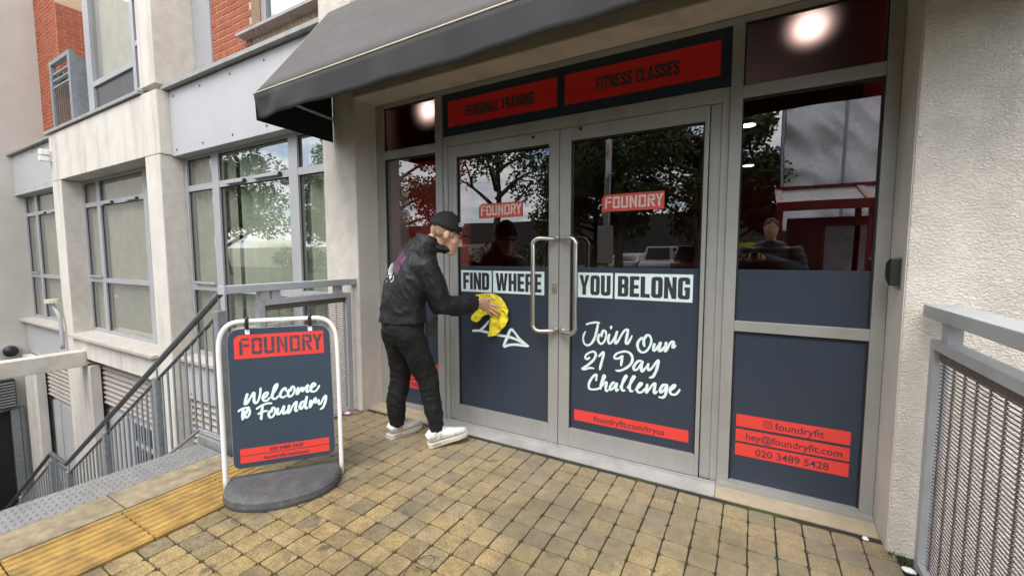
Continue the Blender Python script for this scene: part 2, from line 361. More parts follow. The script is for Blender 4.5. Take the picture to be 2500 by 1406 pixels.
# ------------------------------------------------------------------ ground, paving
GX0, GY0, GP = -.088, 2.40, .1125
m_bed = mat('joint_sand', (.034,.029,.021), .95, var=.35, vscale=30, bump=.3, bscale=200)
_t = m_bed.node_tree; _b = _t.nodes['Principled BSDF']; _src = _b.inputs['Base Color'].links[0].from_socket
_g = _t.nodes.new('ShaderNodeNewGeometry'); _n = _t.nodes.new('ShaderNodeTexNoise'); _n.inputs['Scale'].default_value = 3.2; _n.inputs['Detail'].default_value = 6; _t.links.new(_g.outputs['Position'], _n.inputs['Vector'])
_rp = _t.nodes.new('ShaderNodeValToRGB'); _rp.color_ramp.elements[0].position = .52; _rp.color_ramp.elements[1].position = .66; _t.links.new(_n.outputs[0], _rp.inputs[0])
_mx = _t.nodes.new('ShaderNodeMix'); _mx.data_type = 'RGBA'; _t.links.new(_rp.outputs[0], _mx.inputs[0]); _t.links.new(_src, _mx.inputs[6]); _mx.inputs[7].default_value = (.045,.075,.010,1); _t.links.new(_mx.outputs[2], _b.inputs['Base Color'])
def paver_material():
    m = bpy.data.materials.new('buff_paver'); m.use_nodes = True; t = m.node_tree; b = t.nodes['Principled BSDF']; L = t.links
    def nn(ty, **kw):
        n = t.nodes.new(ty)
        for k, v in kw.items(): setattr(n, k, v)
        return n
    g = nn('ShaderNodeNewGeometry'); pos = g.outputs['Position']
    def noise_(s, d, ro=.55):
        n = nn('ShaderNodeTexNoise'); n.inputs['Scale'].default_value = s; n.inputs['Detail'].default_value = d; n.inputs['Roughness'].default_value = ro; L.new(pos, n.inputs['Vector']); return n.outputs[0]
    def ramp(src, els):
        r = nn('ShaderNodeValToRGB'); c = r.color_ramp
        while len(c.elements) < len(els): c.elements.new(.5)
        for e_, (p, col) in zip(c.elements, els): e_.position = p; e_.color = (*col, 1)
        L.new(src, r.inputs[0]); return r.outputs[0]
    def mixc(f, a, b_, bt='MIX'):
        x = nn('ShaderNodeMix', data_type='RGBA', blend_type=bt)
        if isinstance(f, float): x.inputs[0].default_value = f
        else: L.new(f, x.inputs[0])
        L.new(a, x.inputs[6])
        if isinstance(b_, tuple): x.inputs[7].default_value = (*b_, 1)
        else: L.new(b_, x.inputs[7])
        return x.outputs[2]
    sub = nn('ShaderNodeVectorMath', operation='SUBTRACT'); L.new(pos, sub.inputs[0]); sub.inputs[1].default_value = (GX0, GY0, 0)
    sc_ = nn('ShaderNodeVectorMath', operation='MULTIPLY'); L.new(sub.outputs[0], sc_.inputs[0]); sc_.inputs[1].default_value = (1/GP, 1/GP, 0)
    fl = nn('ShaderNodeVectorMath', operation='FLOOR'); L.new(sc_.outputs[0], fl.inputs[0])
    wn = nn('ShaderNodeTexWhiteNoise'); L.new(fl.outputs[0], wn.inputs['Vector'])
    base = ramp(wn.outputs['Value'], [(0, (.185,.15,.095)), (.2, (.27,.203,.10)), (.55, (.31,.228,.106)), (.85, (.35,.26,.122)), (1, (.255,.208,.13))])
    grain = ramp(noise_(125, 4, .7), [(.33, (.42,.38,.32)), (.5, (.98,.97,.95)), (.68, (1.6,1.56,1.45))])
    c = mixc(.85, base, grain, 'MULTIPLY')
    blot = ramp(noise_(22, 5, .6), [(.35, (.66,.63,.58)), (.6, (1.06,1.05,1.03))]); c = mixc(.8, c, blot, 'MULTIPLY')
    damp = ramp(noise_(1.9, 5, .6), [(.44, (0,0,0)), (.62, (.8,.8,.8))]); c = mixc(damp, c, (.105,.083,.05))
    spots = ramp(noise_(9, 3, .4), [(.66, (0,0,0)), (.74, (.75,.75,.75))]); c = mixc(spots, c, (.07,.06,.045))
    # paler and greyer towards the doors, broken up by noise
    sy = nn('ShaderNodeSeparateXYZ'); L.new(pos, sy.inputs[0]); mr = nn('ShaderNodeMapRange'); mr.inputs[1].default_value = 1.2; mr.inputs[2].default_value = 2.4; L.new(sy.outputs[1], mr.inputs[0])
    mu = nn('ShaderNodeMath', operation='MULTIPLY'); L.new(mr.outputs[0], mu.inputs[0]); L.new(noise_(4, 4), mu.inputs[1]); c = mixc(mu.outputs[0], c, (.27,.235,.175))
    L.new(c, b.inputs['Base Color']); b.inputs['Roughness'].default_value = .82; b.inputs['Specular IOR Level'].default_value = .35
    bp = nn('ShaderNodeBump'); bp.inputs['Strength'].default_value = .55; bp.inputs['Distance'].default_value = .0035; L.new(noise_(170, 4), bp.inputs['Height']); L.new(bp.outputs[0], b.inputs['Normal'])
    return m
m_paver = paver_material()
m_asphalt = mat('asphalt', (.055,.055,.058), .9, var=.2, vscale=20, bump=.3, bscale=150)
m_conc = mat('old_concrete', (.25,.20,.125), .9, var=.35, vscale=16, bump=.35, bscale=120, dirt=.6, dirtcol=(.12,.10,.06), dscale=3, dstretch=(1,1,1))

ground = MB().quad((-400,-400,-.02),(400,-400,-.02),(400,-.62,-.02),(-400,-.62,-.02)).build('ground', mat('far_ground', (.06,.065,.04), .95, vscale=.3)); tag(ground, kind='structure')
road = MB().quad((-120,-26,-.012),(120,-26,-.012),(120,-17.8,-.012),(-120,-17.8,-.012)).build('road', m_asphalt); tag(road, kind='structure')
pave = MB().box(-2.352, .68, -.62, 2.45, -.25, -.011).box(-2.93, -2.352, 1.395, 2.45, -.25, -.011).build('paving', m_bed); tag(pave, kind='structure')
def paver_mesh(k, w=1.0):
    rs = random.Random(k); hx = GP*w/2-.0027; hy = GP/2-.0027; c = .014
    cor = []
    for sx, sy in ((1,1),(-1,1),(-1,-1),(1,-1)):
        X, Y = sx*(hx+rs.uniform(-.0015,.001)), sy*(hy+rs.uniform(-.0015,.001))
        a, b = (X-sx*c*rs.uniform(.7,1.2), Y), (X, Y-sy*c*rs.uniform(.7,1.2)); mid = (X-sx*c*.28, Y-sy*c*.28)
        cor += [b, mid, a] if sx*sy > 0 else [a, mid, b]
    mx_ = []
    for i, p in enumerate(cor):      # uneven sides
        q = cor[(i+1) % 12]; mx_.append(p)
        if i % 3 == 2: mx_.append(((p[0]+q[0])/2*(1+rs.uniform(-.02,.012)), (p[1]+q[1])/2*(1+rs.uniform(-.02,.012))))
    n = len(mx_); mb = MB()
    for s_, z in ((1, -.03), (1, -.002), (.98, 0.0)): mb.v += [(x*s_, y*s_, z+(rs.uniform(-.0012,.0008) if z == 0 else 0)) for x, y in mx_]
    for r_ in range(2):
        for i in range(n): j = (i+1) % n; mb.f.append((r_*n+i, r_*n+j, (r_+1)*n+j, (r_+1)*n+i))
    mb.f.append(tuple(range(2*n, 3*n)))
    me = mb.mesh('paver'); me.materials.append(m_paver); return me
PV = [paver_mesh(k) for k in range(8)]; PV2 = [paver_mesh(20+k, 1.5) for k in range(2)]
def to_px(p):
    v = Vector(p)-EYE; z = v.dot(CF)
    return None if z < .05 else (1250+FPX*v.dot(CR)/z, 703+FPX*v.dot(CD)/z)
cells = []
for j in range(27):
    i = -20 if GY0-(j+.5)*GP < 1.4 else -25
    while i < 6:
        x, y = GX0+(i+.5)*GP, GY0-(j+.5)*GP
        cells.append((x, y)); i += 1
def inview(x, y):
    q = to_px((x, y, 0)); return q and -40 < q[0] < 2540 and q[1] < 1450
vis = sorted([c for c in cells if inview(*c)], key=lambda c: c[0]**2+c[1]**2)
rs = random.Random(5); near = set(vis[:300])
rest = MB()
for c in cells:
    k = rs.randrange(8); rz = rs.choice((0, math.pi/2, math.pi, -math.pi/2))+rs.uniform(-.018, .018); z = rs.uniform(-.0022, .0012)
    if c in near:
        o = put('paver', PV[k], None, pave, (c[0]+rs.uniform(-.001,.001), c[1]+rs.uniform(-.001,.001), z), (rs.uniform(-.008,.008), rs.uniform(-.008,.008), rz))
    else:
        M_ = Matrix.Rotation(rz, 3, 'Z'); rest.add([M_ @ v.co + Vector((c[0], c[1], z)) for v in PV[k].vertices], [tuple(p.vertices) for p in PV[k].polygons])
tag(rest.build('pavers', m_paver, pave), kind='stuff')

# tactile strip, edge stones, chequer plate
m_tact = mat('buff_tactile', (.33,.20,.05), .8, var=.35, vscale=9, bump=.25, bscale=150, dirt=.8, dirtcol=(.13,.095,.045), dscale=8, dstretch=(1,1,1))
tact = box('tactile_paving', -2.765, -2.352, -.62, 1.394, -.25, -.014, m_bed); tag(tact, kind='structure')
for k in range(-2, 5):
    y1 = 1.19+.4*(k-1); y0 = y1-.394
    if y0 > 1.3 or y1 < -.5: continue
    y1 = min(y1, 1.39); mb = MB().box(-2.757, -2.358, y0, y1, -.03, 0)
    for r_ in range(8):
        xc = -2.757+.025+r_*.05; prof = [(xc-.016, .0003), (xc-.011, .0072), (xc, .0086), (xc+.011, .0072), (xc+.016, .0003)]
        mb.prism(prof, lambda a, b, d: (a, d, b), y0+.002, y1-.002)
    mb.build('tactile_slab', m_tact, tact)
edge = box('stair_edge_kerb', -3.02, -2.765, -.62, 1.394, -.25, -.012, m_bed); tag(edge, kind='structure')
for y0, y1 in ((-.6,.27),(.275,.817),(.823,1.39)): box('edge_slab', -3.012, -2.769, y0, y1, -.05, .0015, m_conc, edge, .003)

# ------------------------------------------------------------------ staircase
stair = thing('staircase', 'steel staircase with chequer plate going down beside the building', 'staircase', (-4.9, .7, -2.2))
m_plate = mat('chequer_plate', (.27,.265,.255), .42, metal=.4, var=.12, vscale=10, dirt=.3, dirtcol=(.2,.18,.15), dscale=6)
SY0, SY1 = -.45, 1.385
plate = box('nosing_plate', -3.305, -3.02, SY0, SY1, -.03, -.001, m_plate, stair, .002)
loz = MB(); n_ = 0
for iy in range(int((SY1-SY0)/.026)):
    for ix in range(10):
        x = -3.296+ix*.028+.012*(iy % 2); y = SY0+.012+iy*.026
        if x > -3.03: continue
        a = R(38 if (ix+iy) % 2 else -38); c, s_ = math.cos(a), math.sin(a); l, w = .0115, .0034
        P = [(-l,0),(0,-w),(l,0),(0,w)]; k = len(loz.v)
        loz.v += [(x+px*c-py*s_, y+px*s_+py*c, -.001) for px, py in P] + [(x+.7*(px*c-py*s_), y+.7*(px*s_+py*c), .0022) for px, py in P]
        loz.f += [(k+4,k+5,k+6,k+7)]+[(k+i, k+(i+1) % 4, k+4+(i+1) % 4, k+4+i) for i in range(4)]
tag(loz.build('raised_lozenges', m_plate, stair), kind='stuff')
RISE, GO = .169, .283
for k in range(12):
    x1 = -3.305-k*GO; z = -(k+1)*RISE
    box('tread', x1-GO-.02, x1, SY0, SY1, z-.035, z, m_plate, stair); box('riser', x1-.012, x1-.002, SY0, SY1, z+.001, z+RISE-.036, m_plate, stair)
xl = -3.305-12*GO
box('landing', xl-.75, xl-.021, SY0, SY1, -2.09, -2.03, m_plate, stair)
for k in range(11):
    x1 = xl-.75-k*GO; z = -2.03-(k+1)*RISE
    box('tread', x1-GO-.02, x1, SY0, SY1, z-.035, z, m_plate, stair)
st_ = MB().prism([(-3.3,-.04),(-3.3,-.26),(-6.7,-2.29),(-7.45,-2.29),(-10.5,-4.1),(-10.5,-3.88),(-7.45,-2.06),(-6.72,-2.06)], lambda a, b, d: (a, d, b), 1.387, 1.397).build('stringer', m_galv, stair)

rail = thing('stair_railing', 'galvanised stair railing with grey tube handrail and vertical bars', 'railing', (-4.9, 1.4, -1))
RY = 1.42
RP = [(-2.91,1.10),(-6.32,-.925),(-6.83,-.925),(-10.3,-3.0)]
MB().tube([(x, RY, z) for x, z in [RP[0], (-4.6,.094)]+RP[1:]], .021, 12).build('handrail', m_railtop, rail, smooth=True)
R2 = [(-2.99,.93),(-6.24,-1.0),(-6.78,-1.0),(-10.2,-3.05)]
MB().tube([(x, RY, z) for x, z in R2], .0125, 8).build('under_rail', m_railtop, rail)
R3 = [(-3.02,.085),(-3.35,.08),(-6.6,-1.86),(-7.0,-1.86),(-10.2,-3.76)]
MB().tube([(x, RY, z) for x, z in R3], .012, 8).build('bottom_rail', m_galv, rail)
def at_x(L, x):
    for (x0, z0), (x1, z1) in zip(L, L[1:]):
        if x1 <= x <= x0: return z0+(z1-z0)*(x-x0)/(x1-x0)
    return L[-1][1]
for x in (-3.0, -3.98, -5.11, -6.24, -6.8, -8.2):
    z1 = at_x(R2, x)+.02; z0 = at_x(R3, min(x, -3.03))-.12
    box('post', x-.028, x+.028, RY-.028, RY+.028, z0, z1, m_galv, rail, .004)
    MB().tube([(x, RY, z1), (x, RY, at_x(RP, x)-.01)], .007, 6).build('pin', m_galv, rail)
x = -3.1
bar_me = {}
while x > -9.4:
    if all(abs(x-p) > .05 for p in (-3.0,-3.98,-5.11,-6.24,-6.8,-8.2)):
        z1, z0 = at_x(R2, x), at_x(R3, x); h = round(z1-z0, 2)
        if h not in bar_me: bar_me[h] = MB().tube([(0,0,0),(0,0,h)], .0085, 6).mesh('bar'); bar_me[h].materials.append(m_galv)
        put('bar', bar_me[h], None, rail, (x, RY, z0))
    x -= .1
MB().box(-3.35,-3.0,1.40,1.412,-.02,.04).build('kick_plate', m_galv, rail)

# ------------------------------------------------------------------ woven-mesh balustrades
def balustrade(name, label, x, ya, yb, ztop, zfr, zbot, rail_w, posts, far_first):
    t = thing(name, label, 'railing', (x, (ya+yb)/2, 0), 'mesh balustrades beside the doorway')
    box('top_rail', x-rail_w/2, x+rail_w/2, ya, yb, ztop-.05, ztop, m_rail, t, .004)
    fa, fb = posts
    for y in (fa, fb): box('post', x-.03, x+.02, y-.012, y+.03, zbot, zfr, m_rail, t, .002)
    for y in (fa+.11, fb-.08): box('bracket', x-.022, x+.022, y-.03, y+.03, zfr-.002, ztop-.051, m_rail, t, .002)
    box('frame_bar', x-.034, x+.024, fa+.031, fb-.013, zfr-.035, zfr+.004, m_rail, t, .002)
    box('frame_bar', x-.03, x+.02, fa+.031, fb-.013, zbot+.02, zbot+.05, m_rail, t, .002)
    box('inner_strip', x-.012, x+.006, fa+.031, fb-.013, zfr-.075, zfr-.036, m_mesh, t)
    me = MB().tube([(0, fa+.02, 0), (0, fb-.005, 0)], .0026, 5).mesh('wire'); me.materials.append(m_mesh)
    z = zbot+.055
    while z < zfr-.075: put('wire', me, None, t, (x-.004, 0, z)); z += .0148
    pts = []; z = zbot+.05; k = 0
    while z < zfr-.04: pts.append((.0045*(1 if k % 2 else -1), .004*(1 if k % 2 else -1), z)); z += .0074; k += 1
    ms = MB().tube(pts, .0032, 5).mesh('strand'); ms.materials.append(m_mesh)
    y = fa+.05
    while y < fb-.02: put('strand', ms, None, t, (x-.004, y, 0)); y += .093
    return t
bl = balustrade('mesh_balustrade', 'grey balustrade with woven wire panel behind the pavement sign', -2.87, 1.39, 2.376, 1.112, 1.0, .0, .075, (1.60, 2.30), True)
box('rail_end_cap', -2.91, -2.83, 1.372, 1.389, 1.058, 1.116, m_rail, bl, .002)
box('corner_post', -2.895, -2.845, 1.60, 1.66, 1.0, 1.062, m_rail, bl)
balustrade('mesh_balustrade', 'grey balustrade with woven wire panel along the right edge', .665, .55, 2.32, 1.10, .962, -.02, .11, (.60, 2.275), False)

# ------------------------------------------------------------------ the building
bld = thing('apartment_building', 'pale rendered apartment block with grey cladding and red brick above', 'building', (-4, 2.8, 0))
FY, WY = 2.38, 2.62              # pillar face, window face
ZB, ZT = -4.2, 7.2
def pillar(x0, x1, zt, zb, name='pillar', m=None, y1=3.0): return box(name, x0, x1, FY, y1, zb, zt, m or m_rough, bld, .006)
def two_tone(x0, x1, z0, z1, y1):            # smooth front skin on a rough pillar
    box('render_skin', x0+.003, x1-.004, FY-.004, FY+.002, z0, z1, m_smooth, bld)
pillar(-3.205, -2.812, 7.2, ZB)
# right-hand wall
rw = MB().box(.562, 5.5, 2.36, 3.4, ZB, ZT).build('rough_wall', m_rough, bld, .006)
box('door_reveal', .5585, .5615, 2.366, 2.64, -.1, 2.6, m_smooth, bld)
box('door_reveal', -2.8115, -2.8085, 2.386, 2.64, -.1, 2.548, m_smooth, bld)
# lintel over the shop
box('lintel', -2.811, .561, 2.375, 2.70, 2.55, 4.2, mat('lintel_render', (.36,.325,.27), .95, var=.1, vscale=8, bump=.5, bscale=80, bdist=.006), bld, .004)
box('soffit', -2.807, .557, 2.382, 2.598, 2.546, 2.549, m_smooth, bld)
box('upper_wall', -3.2, 5.4, 2.42, 3.0, 4.2, ZT, m_rough, bld)
# pillar 2 and pillar 3, beam of the middle bay
for (x0, x1) in ((-6.585, -6.195), (-10.07, -9.66)):
    pillar(x0, x1, 2.515, ZB); two_tone(x0, x1, -3.9, 2.512, 2.6)
pillar(-6.60, -6.185, ZT, 3.33); two_tone(-6.60, -6.185, 3.335, 7, 2.8)
box('spandrel_beam', -10.085, -6.185, FY-.003, 2.66, 2.52, 3.262, m_smooth, bld, .008)
box('pillar_side', -6.186, -6.178, FY+.006, 2.815, 2.52, 3.26, m_rough, bld)
box('pillar_shaft', -9.93, -9.05, FY-.001, 2.5, -3.95, -.45, m_smooth, bld)
# projecting wing on the left
wing = box('wing_wall', -16, -12.9, -.55, 4.0, ZB, ZT, mat('wing_render', (.55,.515,.46), .92, var=.05, vscale=2.5, bump=.15, bscale=80, dirt=.35, dirtcol=(.36,.32,.27), dscale=.9), bld)
# cladding bays ---------------------------------------------------------------
def bolts(x0, x1, y, zs, step=.62):
    x = x0+.12
    me = MB().tube([(0,0,0),(0,-.004,0)], .012, 8).mesh('bolt'); me.materials.append(m_black)
    while x < x1-.05:
        for z in zs: put('bolt', me, None, cur, (x, y, z))
        x += step
def ramp_box(name, x0, x1, y0, y1, z0, z1, m, p, drop=.02):   # coping with a fall to the front
    return MB().add([(x0,y0,z0),(x1,y0,z0),(x1,y1,z0),(x0,y1,z0),(x0,y0,z1-drop),(x1,y0,z1-drop),(x1,y1,z1),(x0,y1,z1)], [(0,3,2,1),(4,5,6,7),(0,1,5,4),(1,2,6,5),(2,3,7,6),(3,0,4,7)]).build(name, m, p)
for (x0, x1) in ((-6.178, -3.2055), (-12.898, -10.086)):
    cur = box('fascia_panel', x0+.004, x1-.003, 2.50, 2.655, 2.50, 3.262, m_fascia, bld, .003)
    bolts(x0, x1, 2.4995, (2.57, 3.19))
    ramp_box('coping', x0-.05 if x0 > -7 else x0, x1, 2.435, 2.86, 3.275, 3.335, m_coping, bld)
ramp_box('sill_coping', -10.2, -6.59, 2.345, 2.70, 3.275, 3.335, m_coping, bld)
def window(x0, x1, splits, z0, z1, rails, handles, blind=None):
    """one framed window: splits = glass x ranges, rails = z bands across"""
    f = MB(); xs = [x0]+[q for s_ in splits for q in s_]+[x1]
    for a, b in zip(xs[0::2], xs[1::2]): f.box(a, b, WY, WY+.07, z0, z1)
    zs = [z0]+[q for r_ in rails for q in r_]+[z1]
    for a, b in splits:
        for (c, d) in [(z0, z0+.05)]+rails+[(z1-.045, z1)]: f.box(a, b, WY+.004, WY+.066, c, d)
    w = f.build('window', m_frame, bld)
    zz = [z0+.05]+[q for r_ in rails for q in r_]+[z1-.045]
    for a, b in splits:
        for c, d in zip(zz[0::2], zz[1::2]):
            MB().quad((a,WY+.03,c),(b,WY+.03,c),(b,WY+.03,d),(a,WY+.03,d)).build('pane', m_wglass, w)
            g = MB()
            for q in ((a,a+.008,c,d),(b-.008,b,c,d),(a+.008,b-.008,d-.008,d)): g.box(q[0],q[1],WY+.021,WY+.029,q[2],q[3])
            g.build('gasket', m_gasket, w)
    for hx0, hx1, hz in handles:
        h = MB().box(hx0, hx1, WY-.035, WY-.001, hz-.012, hz+.012); h.build('trickle_vent', m_frame, w, .004)
        box('vent_cap', hx1+.001, hx1+.022, WY-.03, WY-.001, hz-.011, hz+.02, m_black, w)
    return w
RB = [(.875,.945),(2.09,2.16)]
window(-6.175, -3.21, [(-6.13,-5.545),(-5.40,-4.065),(-3.92,-3.30)], .05, 2.515, RB, [(-5.2,-4.85,2.115),(-4.65,-4.2,2.125)])
window(-9.66, -6.59, [(-9.62,-9.09),(-8.965,-7.40),(-7.265,-6.66)], .05, 2.515, RB, [(-8.83,-8.45,2.11),(-7.95,-7.58,2.11)])
window(-12.89, -10.075, [(-12.85,-12.24),(-12.12,-10.75),(-10.62,-10.15)], .05, 2.515, RB, [(-11.95,-11.6,2.11),(-11.3,-10.95,2.11)])
for x in (-6.05, -9.55, -12.8): MB().box(x, x+.5, WY-.03, WY-.001, .962, .985).build('ledge_bar', m_frame, bld)
# sills, spandrels and louvres below
def louvre(x0, x1, z0, z1, y, n):
    f = MB().box(x0, x0+.03, y-.02, y+.05, z0, z1).box(x1-.03, x1, y-.02, y+.05, z0, z1).box(x0+.03, x1-.03, y+.06, y+.09, z0, z1).build('louvre', m_louvre, bld)
    h = (z1-z0)/n
    me = MB().add([(0,-.03,0),(x1-x0-.06,-.03,0),(x1-x0-.06,.05,h*.85),(0,.05,h*.85),(0,-.03,.008),(x1-x0-.06,-.03,.008),(x1-x0-.06,.05,h*.85+.008),(0,.05,h*.85+.008)], [(0,3,2,1),(4,5,6,7),(0,1,5,4),(1,2,6,5),(2,3,7,6),(3,0,4,7)]).mesh('slat'); me.materials.append(m_louvre)
    for k in range(n): put('slat', me, None, f, (x0+.03, y, z0+k*h))
for (x0, x1, ys, zp) in ((-6.19, -3.2, 2.44, -.49), (-9.68, -6.58, 2.30, -.33), (-12.89, -10.07, 2.40, -.66)):
    ramp_box('sill', x0, x1, ys, 2.66, -.005, .052, m_sill, bld, .02)
    mid = x0 > -10 and x0 < -8
    cur = box('spandrel', x0+.003, x1-.003, FY if mid else 2.5, 2.6, zp, -.008, m_smooth if mid else m_fascia, bld, .003)
    if not mid: bolts(x0, x1, 2.4995, (zp+.06, -.07), .7)
    z1 = zp-.02
    louvre(x0+.02, x1-.02, z1-.72, z1, 2.55, 9)
    box('lower_wall', x0, x1, 2.6, 2.7, ZB, z1-.73, m_fascia, bld)
    box('service_door', x0+.5, x0+1.35, 2.575, 2.599, -3.2, z1-.86, m_fascia, bld, .004)
    box('service_door', x0+1.42, x0+2.3, 2.575, 2.599, -3.2, z1-.86, m_fascia, bld, .004)
for k, x in enumerate((-8.06, -7.86, -7.66)):
    for z in (-1.86, -1.5): box('vision_pane', x, x+.14, 2.565, 2.574, z, z+.27, m_navy, bld)
for z in (-2.0, -2.06, -2.12, -2.18): box('pipe', -7.3, -5.0, 2.49, 2.53, z, z+.03, m_rail, bld)
box('cross_beam', -9.38, -9.14, -.5, 2.378, -.44, -.2, m_conc and mat('beam_render', (.58,.54,.47), .9, var=.07, vscale=5, bump=.2, bscale=70, dirt=.65, dirtcol=(.26,.23,.18), dscale=2.2, dstretch=(1,1,1)), bld, .01)
box('wing_pier', -12.72, -11.94, 2.378, 2.5, -3.95, -.68, m_smooth, bld)
lb = box('vent_box', -12.899, -12.75, 1.55, 2.25, -1.72, -1.15, m_black, bld)
for k in range(9): box('slat', -12.76, -12.735, 1.56, 2.24, -1.69+k*.058, -1.66+k*.058, m_galv, lb)
box('dark_doorway', -12.899, -12.86, 1.0, 2.16, -4.0, -1.8, m_dark, bld); box('door_post', -12.9, -12.83, 2.17, 2.29, -4.0, -1.78, m_galv, bld)
box('door_post', -12.9, -12.84, 2.30, 2.36, -4.0, -1.74, m_galv, bld)
pit = MB().quad((-60,-.7,-4.0),(60,-.7,-4.0),(60,2.7,-4.0),(-60,2.7,-4.0)).build('lower_yard', m_asphalt); tag(pit, kind='structure')
ret = MB().box(-60, -3.03, -.75, -.6, -4, -.021).box(.69, 60, -.75, -.6, -4, -.021).box(-3.28, -3.03, -.6, -.46, -4, -.031).build('retaining_wall', m_smooth); tag(ret, kind='structure')
tag(MB().box(-3.0, -2.93, 1.46, 2.37, -4, -.26).box(-2.99,-2.9,-.45,1.36,-4,-.251).box(.64,.68,-.6,2.35,-4,-.252).build('landing_edge', m_conc), kind='structure')

# ------------------------------------------------------------------ brickwork (each brick its own piece)
m_mortar = mat('mortar', (.50,.37,.25), .95, var=.1, vscale=30)
m_brick = mat('red_brick', (.34,.082,.038), .85, var=.22, vscale=7, bump=.25, bscale=150, dirt=.25, dirtcol=(.22,.07,.045), dscale=9, dstretch=(1,1,1))
BW, BH, BJ = .215, .065, .012
def bricks(x0, x1, y, z0, z1, off=0., corner=None):
    wall = box('brick_wall', x0, x1, y+.004, y+.10, z0, z1, m_mortar, bld); cache = {}
    rs_ = random.Random(9); k = 0; z = z0+.006
    while z+BH < z1:
        x = x0+.004-(off+(BW+BJ)/2*(k % 2))
        while x < x1-.03:
            a, b = max(x, x0+.004), min(x+BW, x1-.002)
            if b-a > .03:
                w = round(b-a, 3)
                if w not in cache:
                    cache[w] = MB().box(0, w, 0, .05, 0, BH).mesh('brick', .003, 1); cache[w].materials.append(m_brick)
                put('brick', cache[w], None, wall, (a, y-rs_.uniform(0, .003), z))
            x += BW+BJ
        z += BH+BJ; k += 1
    return wall
bricks(-5.77, -4.94, 2.82, 3.33, 4.55)
bricks(-4.94, -3.21, 2.82, 3.33, 3.70, .1)
box('brick_return', -4.945, -4.9405, 2.825, 2.94, 3.69, 4.6, m_brick, bld)
box('clad_strip', -6.178, -5.772, 2.80, 2.9, 3.34, ZT, m_frame, bld, .004)
ramp_box('window_sill', -5.05, -3.21, 2.70, 2.96, 3.705, 3.755, m_coping, bld)
uw = MB().box(-4.94,-4.84,2.93,2.99,3.757,5.2).box(-4.84,-3.2,2.93,2.99,3.757,3.81).box(-3.98,-3.9,2.93,2.99,3.81,5.2).build('upper_window', m_frame, bld)
MB().quad((-4.84,2.96,3.81),(-3.98,2.96,3.81),(-3.98,2.96,5.2),(-4.84,2.96,5.2)).build('pane', m_wglass, uw)
MB().quad((-3.9,2.96,3.81),(-3.2,2.96,3.81),(-3.2,2.96,5.2),(-3.9,2.96,5.2)).build('pane', m_wglass, uw)
box('window_blind', -4.5, -4.02, 3.0, 3.02, 3.8, 5.2, mat('white_blind', (.8,.8,.8), .8), uw); box('room_back', -4.9, -3.2, 3.3, 3.32, 3.6, 5.3, mat('grey_room', (.25,.26,.24), .9), uw)
box('upper_brick_band', -5.77, -3.21, 2.86, 3.0, 5.2, ZT, m_mortar, bld)
# far-left upper bay
bricks(-12.895, -11.7, 2.98, 3.33, 6.6)
rb_ = box('brick_wall', -11.704, -11.699, 2.985, 3.9, 3.33, 6.6, m_mortar, bld)
_cb = MB().box(0, .012, 0, BW, 0, BH).mesh('brick', .002, 1); _cb.materials.append(m_brick); _hb = MB().box(0, .012, 0, .1, 0, BH).mesh('brick', .002, 1); _hb.materials.append(m_brick)
for k in range(36):
    y = 2.99
    if k % 2: put('brick', _hb, None, rb_, (-11.703, y, 3.336+k*(BH+BJ))); y += .1+BJ
    while y+BW < 3.9: put('brick', _cb, None, rb_, (-11.703, y, 3.336+k*(BH+BJ))); y += BW+BJ
box('recess_back', -11.69, -8.4, 3.9, 4.0, 3.3, 7, m_smooth, bld)
# projecting glazed bay
OY = 2.42
ob = MB()
for a, b in ((-8.40,-8.20),(-6.88,-6.79),(-6.70,-6.605)): ob.box(a, b, OY, OY+.08, 3.337, 7)
for a, b in ((3.337,3.37),(3.68,3.75),(5.9,5.98)): ob.box(-8.20,-6.88,OY+.003,OY+.077,a,b)
for z in (3.337, 3.9, 4.45): ob.box(-6.79,-6.70,OY+.003,OY+.077,z,z+.06)
bay = ob.build('bay_window', m_frame, bld)
MB().quad((-8.2,OY+.04,3.75),(-6.88,OY+.04,3.75),(-6.88,OY+.04,5.9),(-8.2,OY+.04,5.9)).build('pane', m_wglass, bay)
MB().quad((-6.79,OY+.04,3.4),(-6.70,OY+.04,3.4),(-6.70,OY+.04,6.4),(-6.79,OY+.04,6.4)).build('pane', m_wglass, bay)
box('dark_panel', -8.2, -6.88, OY+.03, OY+.05, 3.37, 3.68, mat('smoked_panel', (.07,.075,.08), .2), bay)
box('bay_blind', -8.2, -6.6, OY+.12, OY+.14, 3.4, 6.4, mat('cream_blind', (.75,.72,.62), .8), bay)
box('bay_return', -8.42, -8.40, OY+.02, 3.9, 3.34, 7, m_frame, bay); box('bay_return', -6.6, -6.59, 2.7, 3.9, 3.34, 7, m_frame, bay)
# balcony front: slatted top, mesh panel
bal = thing('balcony_guard', 'weathered grey balcony guard with slats and mesh panel beside brick', 'balcony', (-9.4, 2.42, 3.3))
MB().box(-9.9,-8.97,2.40,2.47,4.31,4.37).build('top_rail', m_galv, bal); box('corner_post', -9.06, -8.97, 2.40, 2.62, 3.34, 4.309, m_galv, bal); box('corner_post', -9.88, -9.81, 2.40, 2.46, 3.34, 4.309, m_galv, bal)
for z in (3.95, 4.05, 4.15): box('slat', -9.80, -9.07, 2.41, 2.45, z, z+.025, m_galv, bal)
me_ = MB().tube([(-9.80,2.43,0),(-9.07,2.43,0)], .005, 5).mesh('wire'); me_.materials.append(m_mesh)
z = 3.37
while z < 3.93: put('wire', me_, None, bal, (0,0,z)); z += .03
me_ = MB().tube([(0,2.435,3.35),(0,2.435,3.93)], .008, 5).mesh('strand'); me_.materials.append(m_mesh)
for k in range(8): put('strand', me_, None, bal, (-9.74+k*.09,0,0))
